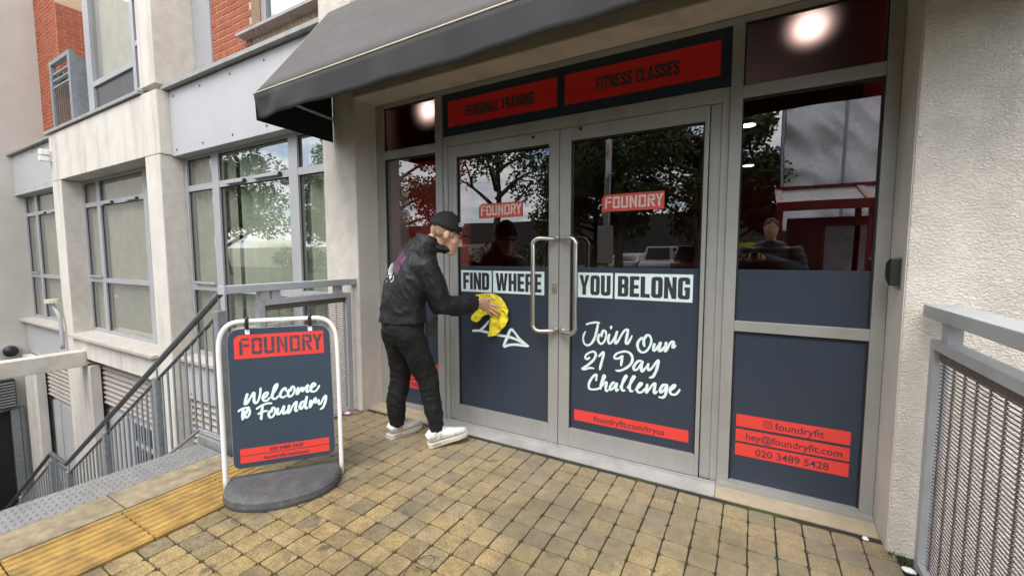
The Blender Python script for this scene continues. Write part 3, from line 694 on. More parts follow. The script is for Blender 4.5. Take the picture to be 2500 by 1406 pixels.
box('balcony_window', -9.6, -8.45, 2.9, 2.95, 3.4, 6.6, m_frame, bld); box('balcony_pane', -9.45, -8.6, 2.885, 2.899, 3.6, 6.3, mat('dull_pane', (.16,.16,.14), .15), bld)
pl = thing('potted_plant', 'trailing green plant behind the balcony guard', 'plant', (-10.1, 2.6, 4.0))
MB().tube([(-10.1,2.6,3.95),(-10.1,2.6,4.12)], [.10,.13], 10).build('pot', mat('terracotta', (.3,.12,.06), .8), pl)
lm = MB(); rs_ = random.Random(2)
for k in range(60):
    a = rs_.uniform(0, 6.28); l = rs_.uniform(.12,.3); c = Vector((-10.1,2.6,4.12)); e_ = c+Vector((math.cos(a)*l, math.sin(a)*l*.6, rs_.uniform(-.05,.28))); s_ = Vector((-math.sin(a),math.cos(a),0))*.012
    lm.quad(c-s_, c+s_, (c+e_)/2+s_*1.6+Vector((0,0,.05)), (c+e_)/2-s_*1.6+Vector((0,0,.05))); lm.add([(c+e_)/2-s_*1.6+Vector((0,0,.05)), (c+e_)/2+s_*1.6+Vector((0,0,.05)), e_], [(0,1,2)])
lm.build('leaves', mat('houseplant_leaf', (.10,.13,.03), .5), pl)
# bird spikes on the coping under the window
sp = MB(); rs_ = random.Random(4)
for k in range(75):
    x = -5.75+k*.033
    for s_ in (-1, 1):
        a = Vector((x, 2.60+.02*s_, 3.325)); b = a+Vector((rs_.uniform(-.03,.03), s_*.035+rs_.uniform(-.01,.01), rs_.uniform(.10,.13)))
        sp.tube([a, b], .0014, 3)
    if k % 2 == 0 and x > -5.0:
        a = Vector((x, 2.76, 3.60)); sp.tube([a, a+Vector((rs_.uniform(-.04,.04), -.07, .10))], .0014, 3)
spk = sp.build('bird_spikes', mat('steel_spike', (.5,.42,.36), .4, metal=.6)); tag(spk, 'thin steel bird spikes along the ledge below the upper window', 'bird spikes', kind='stuff')

# hand-lettering centre lines, millimetres on their own sign planes
JOIN = """-938,848 -908,859 -869,867 -843,864
-856,859 -864,816 -876,769 -897,729 -923,711 -946,719 -956,744 -953,774 -940,803
-845,795 -855,762 -848,738 -831,731 -812,750 -802,784 -805,813 -819,818 -830,798 -832,775
-779,801 -787,769 -785,744 -774,739 -760,755 -742,790 -732,817
-768,853 -772,832
-730,824 -740,782 -741,745 -729,750 -705,797 -682,832 -666,837 -664,821 -671,784 -674,756 -664,748 -649,774 -636,804
-571,798 -594,776 -603,747 -593,716 -569,704 -543,721 -524,759 -521,791 -533,813 -548,812 -563,787 -565,759 -558,740
-500,769 -507,741 -505,724 -494,729 -476,760 -467,777 -472,745 -473,725 -460,729 -446,755
-434,784 -437,753 -438,725 -427,742 -414,774 -398,790 -392,780 -397,761 -391,754 -379,770
-907,634 -927,619 -940,630 -927,653 -897,671 -875,672 -868,655 -879,624 -909,591 -948,558 -959,550 -939,549 -908,563 -876,563
-849,643 -830,668 -819,678 -815,670 -823,631 -833,592 -840,557
-693,672 -698,638 -702,601
-691,670 -715,651 -739,646 -746,657 -728,680 -687,697 -655,695 -635,675 -632,646 -646,616 -677,588 -713,570 -738,571
-572,652 -595,647 -614,624 -624,599 -615,588 -598,598 -579,629 -570,650 -575,617 -574,587 -563,591 -546,621
-533,643 -538,618 -532,599 -514,613 -492,648 -481,665 -475,658 -483,617 -494,584 -508,560 -529,553
-864,482 -860,508 -860,525 -873,519 -894,494 -911,457 -909,427 -885,422 -850,432 -837,443
-827,470 -804,516 -809,528 -819,505 -829,461 -833,429
-826,449 -812,472 -795,485 -793,471 -799,445 -792,427 -778,440
-737,492 -753,485 -769,458 -767,439 -748,453 -726,489 -730,464 -728,439 -711,454
-707,463 -680,509 -664,540 -672,543 -686,508 -695,469 -689,447 -671,452
-661,466 -632,512 -614,543 -622,548 -636,515 -645,477 -638,451 -621,456
-611,462 -588,482 -569,509 -578,512 -594,489 -599,464 -587,451 -564,461 -553,483
-536,514 -541,485 -542,457 -526,480 -504,515 -492,523 -492,501 -497,472 -491,461 -476,479
-422,526 -444,520 -458,498 -461,478 -454,473 -436,494 -422,524 -426,484 -433,455 -449,442 -470,443
-406,491 -385,510 -375,529 -385,527 -401,507 -404,483 -393,471 -373,474 -356,495 -349,511"""
WELCOME = """134,549 127,526 121,500 120,492 129,492 143,517 156,539 164,550 164,524 164,502 170,489 181,498 190,521 196,551 198,575
210,513 221,519 231,535 228,544 217,539 208,523 206,509 214,497 228,499 244,516
247,521 264,543 279,573 279,585 269,577 258,546 252,520 256,505 270,503 284,519
321,538 320,556 313,557 299,541 292,523 295,510 309,506 323,516
338,549 332,535 332,515 339,506 352,513 364,534 364,554 356,562 347,551 344,534
385,556 379,537 376,517 383,519 394,543 405,550 403,534 407,530 419,547 433,562 430,544 427,526 433,523 443,532
451,544 463,550 473,560 468,569 457,565 449,549 449,529 460,520 476,526 488,542 494,556
85,452 98,463 114,469 130,470 144,469
110,466 108,444 106,423 106,403
124,452 118,438 117,422 124,416 134,422 141,440 140,455 133,459 126,449 126,437
172,455 185,465 204,475 227,481 242,481 249,475
204,469 199,442 195,413 194,392
177,427 192,433 211,439 228,440
238,439 232,422 233,408 241,399 254,407 263,428 263,448 255,454 247,443 245,426
279,451 275,431 274,417 282,413 295,429 308,457 304,432 304,414 314,414 325,434
336,460 331,439 328,414 336,418 350,446 365,469 372,471 369,449 365,427 369,419 379,427
412,473 398,465 389,446 390,431 399,431 413,458 427,499 421,472 417,442 421,427 430,431
447,476 442,454 440,432 448,441 458,465 470,482 472,471 469,456 476,455
489,473 486,459 489,444 498,447 510,471 522,490 526,479 522,454 513,430 504,418 492,413"""
ARROW = """-1847,726 -1774,733 -1689,723 -1611,714 -1539,711 -1477,701 -1412,680 -1360,657
-1360,657 -1433,702 -1473,745 -1506,765 -1535,710 -1565,637 -1519,651 -1453,660 -1364,655
-1783,730 -1742,762 -1711,794 -1693,818"""
CLOTH = """-1800,1004 -1758,1013 -1679,1024 -1628,1017 -1577,994 -1536,946 -1511,894 -1516,837 -1528,796 -1561,768 -1617,720 -1647,708 -1679,705 -1670,737 -1665,796 -1672,851 -1680,865 -1715,855 -1746,825 -1777,802 -1804,808 -1840,829 -1799,879 -1767,918 -1758,945 -1767,989"""

# ------------------------------------------------------------------ shop interior and bays behind glass
m_iw = mat('red_interior', (.26,.013,.010), .9, spec=0., var=.05, vscale=1.5)
ir = MB().box(-3.3, 1.0, 9.6, 9.7, -.1, 2.9).box(-3.3, -3.21, 2.71, 9.6, -.03, 2.9).box(.9, 1.0, 3.401, 9.6, -.03, 2.9).build('interior_wall', m_iw); tag(ir, kind='structure')
tag(box('interior_partition', -3.205, -2.14, 2.98, 3.03, -.03, 2.14, mat('bright_red_wall', (.62,.035,.025), .7, var=.04)), kind='structure')
tag(box('interior_lining', .553, .5605, 2.675, 3.41, -.03, 2.9, m_iw), kind='structure')
tag(box('interior_ceiling', -3.3, 1.0, 2.701, 9.7, 2.9, 2.95, m_iw), kind='structure')
tag(box('interior_floor', -3.3, 1.0, 2.64, 9.7, -.1, -.03, m_dark), kind='structure')
m_lamp = emit('warm_lamp', (1, .97, .9), 4)
for k, (x, y, s_) in enumerate(((-.12, 6.0, .085), (-.137, 8.66, .085))):
    l = thing('ceiling_downlight', ('nearer lit downlight seen through the right-hand pane','farther lit downlight seen through the right-hand pane','nearer lit downlight seen through the right door','farther lit downlight seen through the right door')[k], 'ceiling light', (x, y, 2.88), 'downlights inside the shop')
    MB().tube([(x,y,2.899),(x,y,2.87)], s_*1.15, 16).build('rim', m_alu, l); MB().tube([(x,y,2.8695),(x,y,2.866)], s_, 16).build('bulb', m_lamp, l)
for k, (x, z, lab) in enumerate(((.215, 2.50, 'lit round lamp glowing behind the frosted pane at upper right'), (-2.38, 2.50, 'lit round lamp glowing behind the frosted pane at upper left'))):
    l = thing('window_lamp', lab, 'lamp', (x, 2.95, z)); MB().ball((x,2.95,z), .04, .03, .03).build('bulb', emit('bright_lamp', (1,.97,.9), 9), l, smooth=True)
    MB().tube([(x,2.985,z),(x,2.985,2.9)], .012, 8).build('stem', m_black, l)
cur_m = mat('pale_green_curtain', (.50,.56,.46), .9, var=.05, vscale=3)
def curtain(x0, x1, y, z0, z1, m, label, amp, per):
    mb = MB(); n = int((x1-x0)/.025)
    for i in range(n+1):
        x = x0+(x1-x0)*i/n; yy = y+amp*math.sin(x*2*math.pi/per+.8*math.sin(x*3.1))
        mb.v += [(x, yy, z0), (x, yy, z1)]
        if i: k = 2*i; mb.f.append((k-2, k, k+1, k-1))
    o = mb.build('curtain', m, None, smooth=True); return tag(o, label, 'curtain')
curtain(-6.15, -5.2, 2.72, .06, 2.5, mat('grey_net', (.48,.475,.41), .9), 'grey net curtain in the left light of the nearest window', .02, .16)
curtain(-5.18, -3.22, 2.74, .06, 2.5, cur_m, 'pale green curtain hanging in folds in the nearest window', .035, .21)
curtain(-9.65, -6.6, 2.705, .9, 2.5, mat('beige_blind', (.56,.53,.455), .9), 'plain beige blind in the recessed middle window', .004, .5)
curtain(-9.65, -6.6, 2.71, .06, .89, mat('grey_blind', (.47,.46,.40), .9), 'grey-green lower blind in the recessed middle window', .004, .5)
curtain(-12.88, -10.08, 2.71, .06, 2.5, mat('beige_blind', (.56,.53,.455), .9), 'plain beige blind in the window beside the wing wall', .004, .5)
tag(MB().box(-12.9,-3.31,3.6,3.65,-.2,2.9).build('room_wall', mat('room_grey', (.22,.22,.20), .9)), kind='structure')
tag(MB().box(-12.9,-3.31,2.71,3.6,2.60,2.66).box(-12.9,-3.31,2.71,3.6,-.06,-.02).build('room_slab', mat('room_grey', (.22,.22,.20), .9)), kind='structure')

# ------------------------------------------------------------------ shopfront
shop = thing('shopfront', 'grey aluminium shopfront glazing around the double doors', 'shopfront', (-1.1, 2.6, 0))
SY, GY = 2.60, 2.625
FN = lambda a, b, d: (a, GY-.004-d, b)        # vinyl plane on the outer face of the glass
def bars(name, L, y0=SY, y1=SY+.07, m=None, p=None, bev=.003):
    for q in L: MB().box(q[0], q[1], y0, y1, q[2], q[3]).build(name, m or m_alu, p or shop, bev)
bars('frame_post', [(-2.808,-2.715,0,2.545),(-2.168,-2.103,0,2.51),(-.137,-.079,.0,2.51),(.502,.557,.0,2.545)])
bars('door_jamb', [(-2.1025,-2.06,.0,2.199),(-.175,-.1375,.0,2.199)], SY+.012)
bars('jamb_bead', [(-2.0595,-2.003,.0,2.12),(-.232,-.1755,.0,2.12)], SY+.02)
bars('head_rail', [(-2.715,.502,2.5105,2.545)])
bars('transom', [(-2.715,-2.168,2.095,2.165),(-.079,.502,2.125,2.188)])
bars('door_head', [(-2.06,-.175,2.122,2.199)], SY+.006)
bars('mid_rail', [(-.079,.502,.884,.941)]); bars('bottom_rail', [(-.079,.502,.0,.036),(-2.715,-2.168,.0,.05)])
box('rail_ledge', -.137, .557, 2.565, 2.599, -.004, .026, m_alu, shop, .003)
def pane(x0, x1, z0, z1, p, name='pane', m=None, y=GY):
    o = MB().quad((x0,y,z0),(x1,y,z0),(x1,y,z1),(x0,y,z1)).build(name, m or m_glass, p)
    g = MB()
    for q in ((x0,x0+.008,z0,z1),(x1-.008,x1,z0,z1),(x0+.008,x1-.008,z1-.01,z1)): g.box(q[0],q[1],SY+.012,y-.001,q[2],q[3])
    g.build('gasket', m_gasket, p); return o
def film(x0, x1, z0, z1, p, m=None, name='film'):
    return MB().quad((x0,GY-.003,z0),(x1,GY-.003,z0),(x1,GY-.003,z1),(x0,GY-.003,z1)).build(name, m or m_navy, p)
def band(x0, x1, z0, z1, p, m=None, d=.001, fn=FN, name='red_band'):
    return MB().quad(fn(x0,z0,d),fn(x1,z0,d),fn(x1,z1,d),fn(x0,z1,d)).build(name, m or m_red, p)
m_frost = bpy.data.materials.new('frosted_glass'); m_frost.use_nodes = True
_t = m_frost.node_tree; _t.nodes.clear(); _o = _t.nodes.new('ShaderNodeOutputMaterial'); _rf = _t.nodes.new('ShaderNodeBsdfRefraction'); _gl = _t.nodes.new('ShaderNodeBsdfGlossy'); _ms = _t.nodes.new('ShaderNodeMixShader')
_rf.distribution = 'BECKMANN'; _rf.inputs['Roughness'].default_value = .6; _rf.inputs['IOR'].default_value = 1.9; _rf.inputs[0].default_value = (.62,.42,.40,1); _gl.inputs['Roughness'].default_value = .25; _ms.inputs[0].default_value = .003
_t.links.new(_rf.outputs[0], _ms.inputs[1]); _t.links.new(_gl.outputs[0], _ms.inputs[2]); _t.links.new(_ms.outputs[0], _o.inputs[0])
pane(-2.715,-2.168,2.165,2.5105,shop,'frosted_pane',m_frost); pane(-.079,.502,2.188,2.5105,shop,'frosted_pane',m_frost)
pane(-2.715,-2.168,.05,2.095,shop); pane(-.079,.502,.941,2.125,shop); pane(-.079,.502,.036,.884,shop)
film(-2.706,-2.177,.052,1.222,shop); film(-.07,.494,.942,1.222,shop); film(-.07,.494,.037,.883,shop)
for x0 in (-.05, -2.685):
    for z1, txt, a, b in ((.417,'foundryfit',.062,.27),(.333,'hey@foundryfit.com',-.0,.428),(.252,'020 3489 5428',.049,.376)):
        if x0 > -1: band(x0, x0+.507, z1-.07, z1, shop)
        else: band(x0, x0+.507, z1-.07, z1, shop)
        if txt == 'foundryfit': sans(txt, FN, x0+.185, x0+.40, z1-.037, .002, .012).build('lettering', m_plum, shop)
        else: sans(txt, FN, x0+.05+a, x0+.05+b, z1-.037, .002, .012).build('lettering', m_plum, shop)
    ic = MB(); cx, cz = x0+.152, .382
    for l in ([rrect(cx-.021,cx+.021,cz-.021,cz+.021,.012), rrect(cx-.0175,cx+.0175,cz-.0175,cz+.0175,.009)[::-1]], [rrect(cx-.0105,cx+.0105,cz-.0105,cz+.0105,.0105), rrect(cx-.007,cx+.007,cz-.007,cz+.007,.007)[::-1]], [rrect(cx+.009,cx+.0135,cz+.009,cz+.0135,.002)]): fill(ic, [rnd(q) for q in l], FN, .002)
    ic.build('camera_icon', m_plum, shop)
# header sign
hs = box('header_sign', -2.095, -.137, 2.612, 2.64, 2.1995, 2.51, mat('header_navy', (.012,.02,.034), .5), shop)
HN = lambda a, b, d: (a, 2.612-d, b)
for a, b, txt, ta, tb in ((-2.046,-1.15,'PERSONAL TRAINING',-1.885,-1.318),(-1.096,-.192,'FITNESS CLASSES',-.889,-.401)):
    band(a, b, 2.266, 2.453, hs, m_redshade, .001, HN); block_text(txt, HN, ta, tb, 2.318, 2.396, .002, .05).build('lettering', m_ink, hs)
# doors
def door(x0, x1, g0, g1, label):
    d = MB()
    d.box(x0, g0, SY, SY+.055, .008, 2.118).box(g1, x1, SY, SY+.055, .008, 2.118).box(g0, g1, SY+.001, SY+.054, .008, .134).box(g0, g1, SY+.001, SY+.054, 2.035, 2.118)
    o = d.build('door', m_alu, shop, .0025); o['label'] = label
    pane(g0, g1, .134, 2.035, o); film(g0+.008, g1-.008, .135, 1.222, o)
    return o
dl = door(-1.9985, -1.1275, -1.966, -1.20, 'left glazed door with arrow and find where lettering'); dr = door(-1.1225, -.2365, -1.046, -.258, 'right glazed door with challenge lettering')
for o, z in ((dl, 2.092), (dr, 2.098)):
    x = -1.319 if o is dl else -.981
    MB().tube([(x,2.598,z),(x,2.594,z)], .011, 12).build('bolt_cap', m_black, o)
def handle(side, p):
    xs_, xh = (-1.149, -1.275) if side < 0 else (-1.095, -.975)
    pts = spline([(xs_,2.599,.795),(xs_,2.575,.795),(xs_+(xh-xs_)*.25,2.545,.795),(xs_+(xh-xs_)*.75,2.52,.795),(xh,2.515,.825),(xh,2.515,.87),(xh,2.515,1.1),(xh,2.515,1.335),(xh,2.515,1.38),(xs_+(xh-xs_)*.75,2.52,1.41),(xs_+(xh-xs_)*.25,2.545,1.41),(xs_,2.575,1.41),(xs_,2.599,1.41)], 5)
    MB().tube(pts, .0145, 12).build('pull_handle', m_steel, p, smooth=True)
    for z in (.795, 1.41): MB().tube([(xs_,2.599,z),(xs_,2.5935,z)], .021, 16).build('handle_rose', m_steel, p, smooth=False)
handle(-1, dl); handle(1, dr)
MB().box(-1.170,-1.139,2.594,2.599,1.046,1.118).build('lock_plate', m_steel, dl, .002); MB().tube([(-1.154,2.5935,1.086),(-1.154,2.588,1.086)], .009, 12).build('lock_barrel', m_steel, dl); box('key_slot', -1.158,-1.150,2.590,2.5935,1.062,1.079, m_steel, dl)
# words on the doors
for p, plates in ((dl, ((-1.946,-1.669,'FIND',-1.927,-1.69),(-1.657,-1.241,'WHERE',-1.633,-1.262))), (dr, ((-.996,-.764,'YOU',-.986,-.778),(-.751,-.296,'BELONG',-.731,-.311)))):
    for a, b, txt, ta, tb in plates:
        band(a, b, 1.026, 1.188, p, m_mint, .001, FN, 'word_plate'); block_text(txt, FN, ta, tb, 1.043, 1.171, .002, .06).build('lettering', m_ink, p)
for p, (a, b) in ((dl, (-1.778,-1.413)), (dr, (-.842,-.466))):
    z0, z1 = 1.572, 1.676; lp = MB(); fill(lp, [[(a,z0),(b,z0),(b,z1),(a+.025,z1),(a,z1-.022)]], FN, .001); lp.build('logo_plate', mat('logo_red', (.62,.075,.06), .45), p)
    logo_word(FN, a, b, z0, z1, .002).build('lettering', mat('cream_vinyl', (.70,.60,.53), .5), p)
band(-1.014, -.295, .192, .266, dr); sans('foundryfit.com/tryus', FN, -.878, -.431, .226, .002, .012).build('lettering', m_plum, dr)
brush(JOIN, FN, .0145).build('lettering', m_mint, dr); brush(ARROW, FN, .0195).build('painted_arrow', m_mint, dl)
# thresholds
m_thr = mat('threshold_metal', (.48,.47,.45), .5, metal=.3, var=.12, vscale=8, dirt=.5, dirtcol=(.22,.19,.15), dscale=5, dstretch=(1,1,1))
ramp_box('threshold', -2.10, -.139, 2.452, 2.598, -.05, .006, m_thr, shop, .012)
box('threshold', -2.10, -.139, 2.575, 2.5985, .0065, .0075, m_thr, shop)
m_st = mat('sandstone_sill', (.42,.355,.245), .85, var=.16, vscale=12, bump=.4, bscale=60, dirt=.4, dirtcol=(.2,.16,.1), dscale=6, dstretch=(1,1,1))
ramp_box('stone_sill', -.136, .556, 2.452, 2.564, -.05, .004, m_st, shop, .01); ramp_box('stone_sill', -2.808, -2.103, 2.452, 2.597, -.05, .012, m_st, shop, .01)

# ------------------------------------------------------------------ awning
aw = thing('awning', 'dark grey fabric awning with cream piping over the doorway', 'awning', (-1.2, 2.38, 2.6))
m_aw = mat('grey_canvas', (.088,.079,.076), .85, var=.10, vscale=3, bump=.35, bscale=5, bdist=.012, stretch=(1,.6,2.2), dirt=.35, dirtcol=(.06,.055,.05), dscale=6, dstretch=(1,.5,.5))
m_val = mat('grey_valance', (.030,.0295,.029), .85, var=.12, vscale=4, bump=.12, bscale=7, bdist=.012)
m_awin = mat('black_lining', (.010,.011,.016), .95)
m_pipe = mat('cream_piping', (.55,.52,.38), .6)
AX0, AX1 = -3.06, 1.02
def rise(x): return .013*(x-AX0)
NX = 60
def canopy(u, v):        # u along, v 0 at wall..1 at front
    x = AX0+(AX1-AX0)*u
    sag = -.012*math.sin(math.pi*v)+.004*math.sin(u*23+v*3)*math.sin(math.pi*v)
    return Vector((x, 2.372+(1.745-2.372)*v, 3.255+(2.418-3.255)*v+sag+rise(x)*v))
mb = MB()
for i in range(NX+1):
    for j in range(9): mb.v.append(tuple(canopy(i/NX, j/8)))
for i in range(NX):
    for j in range(8): k = i*9+j; mb.f.append((k, k+9, k+10, k+1))
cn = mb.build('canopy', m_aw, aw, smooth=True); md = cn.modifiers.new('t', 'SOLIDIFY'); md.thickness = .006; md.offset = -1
mb = MB(); rs_ = random.Random(8)
def val(u, v):
    x = AX0+(AX1-AX0)*u; w = .010*math.sin(u*31+1)*v + .016*math.exp(-((u-.05)/.05)**2)*math.sin(v*3.1)*math.sin(u*60)+.006*math.sin(u*77)*v
    c = max(0, 1-u*NX/2.2) ; z = 2.413-.172*v+rise(x)+.012*math.sin(u*9+.6)*v*.6 + .012*c*c*v
    return Vector((x, 1.742+w+.02*c*c*v, z))
for i in range(NX*2+1):
    for j in range(7): mb.v.append(tuple(val(i/NX/2, j/6)))
for i in range(NX*2):
    for j in range(6): k = i*7+j; mb.f.append((k, k+1, k+8, k+7))
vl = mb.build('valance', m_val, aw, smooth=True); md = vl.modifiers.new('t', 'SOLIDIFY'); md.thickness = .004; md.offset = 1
for x in (AX0, AX1):
    sp_ = MB().prism([(2.371,3.25),(1.746,2.412+rise(x)),(1.752,2.245+rise(x)),(2.371,2.232)], lambda a, b, d: (d, a, b), x-.003, x+.003).build('side_panel', m_awin, aw)
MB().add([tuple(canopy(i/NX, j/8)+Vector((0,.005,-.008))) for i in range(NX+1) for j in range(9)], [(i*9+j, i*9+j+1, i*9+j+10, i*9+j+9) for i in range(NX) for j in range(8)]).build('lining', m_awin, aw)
MB().tube([canopy(i/NX, 1)+Vector((0,-.006,.002)) for i in range(NX+1)], .0055, 6).build('piping', m_pipe, aw, smooth=True)
MB().tube([canopy(0, j/8)+Vector((-.003,0,.003)) for j in range(9)], .005, 6).build('piping', m_pipe, aw, smooth=True)
for x in (-3.0, .96):
    MB().tube([(x,2.372,2.395),(x,2.1,2.41),(x,1.77,2.43)], .011, 8).build('arm', m_rail, aw); box('wall_bracket', x-.016, x+.012, 2.345, 2.3735, 2.345, 2.6, m_rail, aw, .002)
MB().tube([(AX0+.01,1.765,2.42),(AX1-.01,1.765,2.42+rise(AX1))], .012, 8).build('front_bar', m_rail, aw)
# white print near the top of the canopy
def onc(x, s, off=.004):
    u = (x-AX0)/(AX1-AX0); p = canopy(u, s); nrm = Vector((0,-.8,.6)); return p+nrm*off
MB().add([onc(-1.70,.50), onc(-1.578,.633), onc(-1.483,.709), onc(-1.46,.70), onc(-1.48,.62), onc(-1.56,.50)], [(0,1,2,3,4,5)]).build('white_print', mat('white_print', (.85,.85,.85), .6), aw)

# ------------------------------------------------------------------ pavement sign
SL = Vector((-2.471,1.144,0)); ST = Vector((.63333,.77388,0)); SN = Vector((.77388,-.63333,0))
sg = thing('pavement_sign', 'navy swing pavement sign in a white tube frame on a rubber base', 'sign', (-2.28, 1.378, 0))
def SP(a, b, d=0): return SL+ST*a+SN*d+Vector((0,0,b))
m_wt = mat('white_tube', (.80,.80,.78), .35, var=.03, dirt=.15, dirtcol=(.5,.48,.44), dscale=9)
fp = [(.009,.004),(.009,.3),(.009,.6),(.010,.80),(.022,.875),(.052,.922),(.10,.943),(.2,.945),(.4,.945),(.50,.943),(.55,.922),(.582,.875),(.594,.80),(.597,.6),(.598,.3),(.598,.004)]
MB().tube(spline([SP(a, b) for a, b in fp], 4), .0125, 12).build('tube_frame', m_wt, sg, smooth=True)
pan = [(.052,.13,.04),(.566,.13,.05),(.556,.905,.07),(.052,.905,.07)]
pm = MB().prism(rnd(pan, 6)[::-1], lambda a, b, d: SP(a, b, d), -.006, .006).build('panel', m_navyboard, sg, 0)
PN = lambda a, b, d: SP(a, b, .006+d)
MB().prism(rnd([(.05,.128,.041),(.568,.128,.051),(.558,.907,.071),(.05,.907,.071)], 6)[::-1], lambda a, b, d: SP(a, b, d), -.003, .003).build('panel_edge', m_rail, sg)
lp = MB(); fill(lp, [[(.082,.742),(.525,.742),(.523,.872),(.104,.872),(.082,.851)]], PN, .001); lp.build('logo_plate', m_red, pm)
logo_word(PN, .082, .525, .740, .873, .0018).build('lettering', mat('slate_ink', (.075,.05,.075), .5), pm)
for z0, txt, a, b in ((.2,'020 3489 5428',.227,.396),(.157,'foundryfit.com/tryus',.199,.423)):
    MB().quad(PN(.085,z0,.001), PN(.535,z0,.001), PN(.535,z0+.039,.001), PN(.085,z0+.039,.001)).build('red_band', m_red, pm); sans(txt, PN, a, b, z0+.018, .0018, .02).build('lettering', m_ink, pm)
brush(WELCOME, PN, .0122).build('lettering', m_mint, pm)
for a in (.148, .456):
    MB().tube([SP(a,.955,.0),SP(a,.963,.005),SP(a,.955,.017),SP(a,.935,.016),SP(a,.905,.010)], .009, 8).build('hook', m_black, sg); MB().prism([(a-.011,.874),(a+.011,.874),(a+.011,.9),(a-.011,.9)], lambda p, q, d: SP(p, q, d), .0062, .0085).build('clip', m_wt, sg)
m_rub = mat('recycled_rubber', (.07,.07,.072), .7, var=.22, vscale=60, bump=.5, bscale=150, bdist=.004, dirt=.5, dirtcol=(.15,.14,.13), dscale=12, dstretch=(1,1,1))
ring = lambda s_, k: [(.302+.292*s_*math.cos(t)*(1), .262*s_*max(0, math.sin(t))**.8+ (-.03 if math.sin(t) < 1e-6 else 0)) for t in [math.pi*q/k for q in range(k+1)]]
mb = MB(); K = 28; prof = [(1.0,.0),(1.015,.018),(1.0,.045),(.95,.06),(.86,.066),(.4,.07)]
for s_, z in prof: mb.v += [tuple(SP(a, z, b+.01)) for a, b in ring(s_, K)]
m_ = K+1
for r_ in range(len(prof)-1):
    for q in range(m_-1): mb.f.append((r_*m_+q, r_*m_+q+1, (r_+1)*m_+q+1, (r_+1)*m_+q))
    mb.f.append((r_*m_+m_-1, r_*m_, (r_+1)*m_, (r_+1)*m_+m_-1))
mb.f.append(tuple((len(prof)-1)*m_+q for q in range(m_))); mb.f.append(tuple(reversed(range(m_))))
mb.build('rubber_base', m_rub, sg, smooth=False, merge=True)
MB().prism([(.02,.0),(.585,.0),(.585,.066),(.02,.066)], lambda a, b, d: SP(a, b, d), -.055, -.021).build('base_back', m_rub, sg, .008)

# ------------------------------------------------------------------ small fixtures and litter
it = thing('door_entry_reader', 'black domed entry reader on a steel plate on the right door reveal', 'entry reader', (.557, 2.46, 1.2))
box('back_plate', .5545, .558, 2.405, 2.50, 1.15, 1.288, m_steel, it)
mb = MB().prism(rnd([(2.41,1.165,.01),(2.425,1.165,.02),(2.495,1.195,.02),(2.495,1.265,.02),(2.425,1.285,.02),(2.41,1.285,.01)], 4), lambda a, b, d: (d, a, b), .5544, .52); mb.build('dome', m_black, it, .008)
def crumple(name, label, c, r, m, k):
    rs2 = random.Random(k); mb = MB().ball((0,0,0), r, r*.8, r*.45, None, 9, 6); mb.v = [tuple(Vector(v)*(1+.7*(noise.noise(Vector(v)*38+Vector((k,0,0)))))) for v in mb.v]
    zmin = min(v[2] for v in mb.v); o = put(name, mb.mesh(name), m, None, (c[0], c[1], c[2]-zmin)); return tag(o, label, 'litter')
crumple('crisp_packet', 'crumpled red and white wrapper at the foot of the left pillar', (-2.84, 2.25, .0), .032, mat('red_white_foil', (.75,.06,.05), .3, col2=(.85,.83,.82), vscale=28, var=.1), 1)
crumple('paper_scrap', 'crumpled white paper below the stone sill by the right reveal', (.49, 2.395, .0), .016, mat('white_paper', (.8,.8,.8), .7), 2)
crumple('paper_cup_scrap', 'torn white paper beside the right balustrade post', (.60, 2.23, .0), .020, mat('white_paper', (.8,.8,.8), .7), 3)
tw = MB().tube(spline([(-1.16,1.12,.004),(-1.19,1.20,.012),(-1.20,1.28,.006),(-1.16,1.32,.016),(-1.12,1.30,.02),(-1.13,1.25,.012),(-1.18,1.25,.006)], 5), .0016, 5).build('twig', mat('dry_twig', (.05,.035,.02), .9)); tag(tw, 'thin curled twig lying on the paving blocks', 'twig')
moss = MB(); rs_ = random.Random(6)
for k in range(160):
    cx, cy = rs_.choice(((-2.83, 2.37), (.585, 2.345), (.60, 2.32))); x = cx+rs_.gauss(0,.03); y = cy-abs(rs_.gauss(0,.012)); h = abs(rs_.gauss(0,.009)); a = rs_.uniform(0,6.28); w = .004
    moss.add([(x-w*math.cos(a),y-w*math.sin(a),-.012),(x+w*math.cos(a),y+w*math.sin(a),-.012),(x+rs_.gauss(0,.01),y-.006,h)], [(0,1,2)])
tag(moss.build('moss', mat('moss_green', (.06,.085,.02), .9)), 'green moss tufts at the feet of the pillars', 'moss', kind='stuff')
cc = thing('dome_camera', 'small dome camera on the rendered wing wall above the beam', 'camera', (-12.6, 2.3, -.55))
MB().ball((-12.84,2.25,-.6), .06,.11,.11).build('dome', m_black, cc, smooth=True); MB().tube([(-12.899,2.25,-.6),(-12.84,2.25,-.6)], .14, 16).build('housing', m_rail, cc)
fl = thing('flood_light', 'white security light at the corner of the concrete beam', 'light fitting', (-10.07, 2.34, 2.95))
box('mount', -10.09,-10.02,2.355,2.3785,2.84,3.0, m_wt, fl); MB().box(-10.12,-10.0,2.25,2.354,2.93,3.02).build('head', m_wt, fl, .01); MB().box(-10.1,-10.01,2.24,2.352,2.83,2.91).build('sensor', m_wt, fl, .01)
vp = thing('vent_pipe', 'grey bent pipe with a pale cap in front of the far pillar', 'pipe', (-10.2, 2.3, 0))
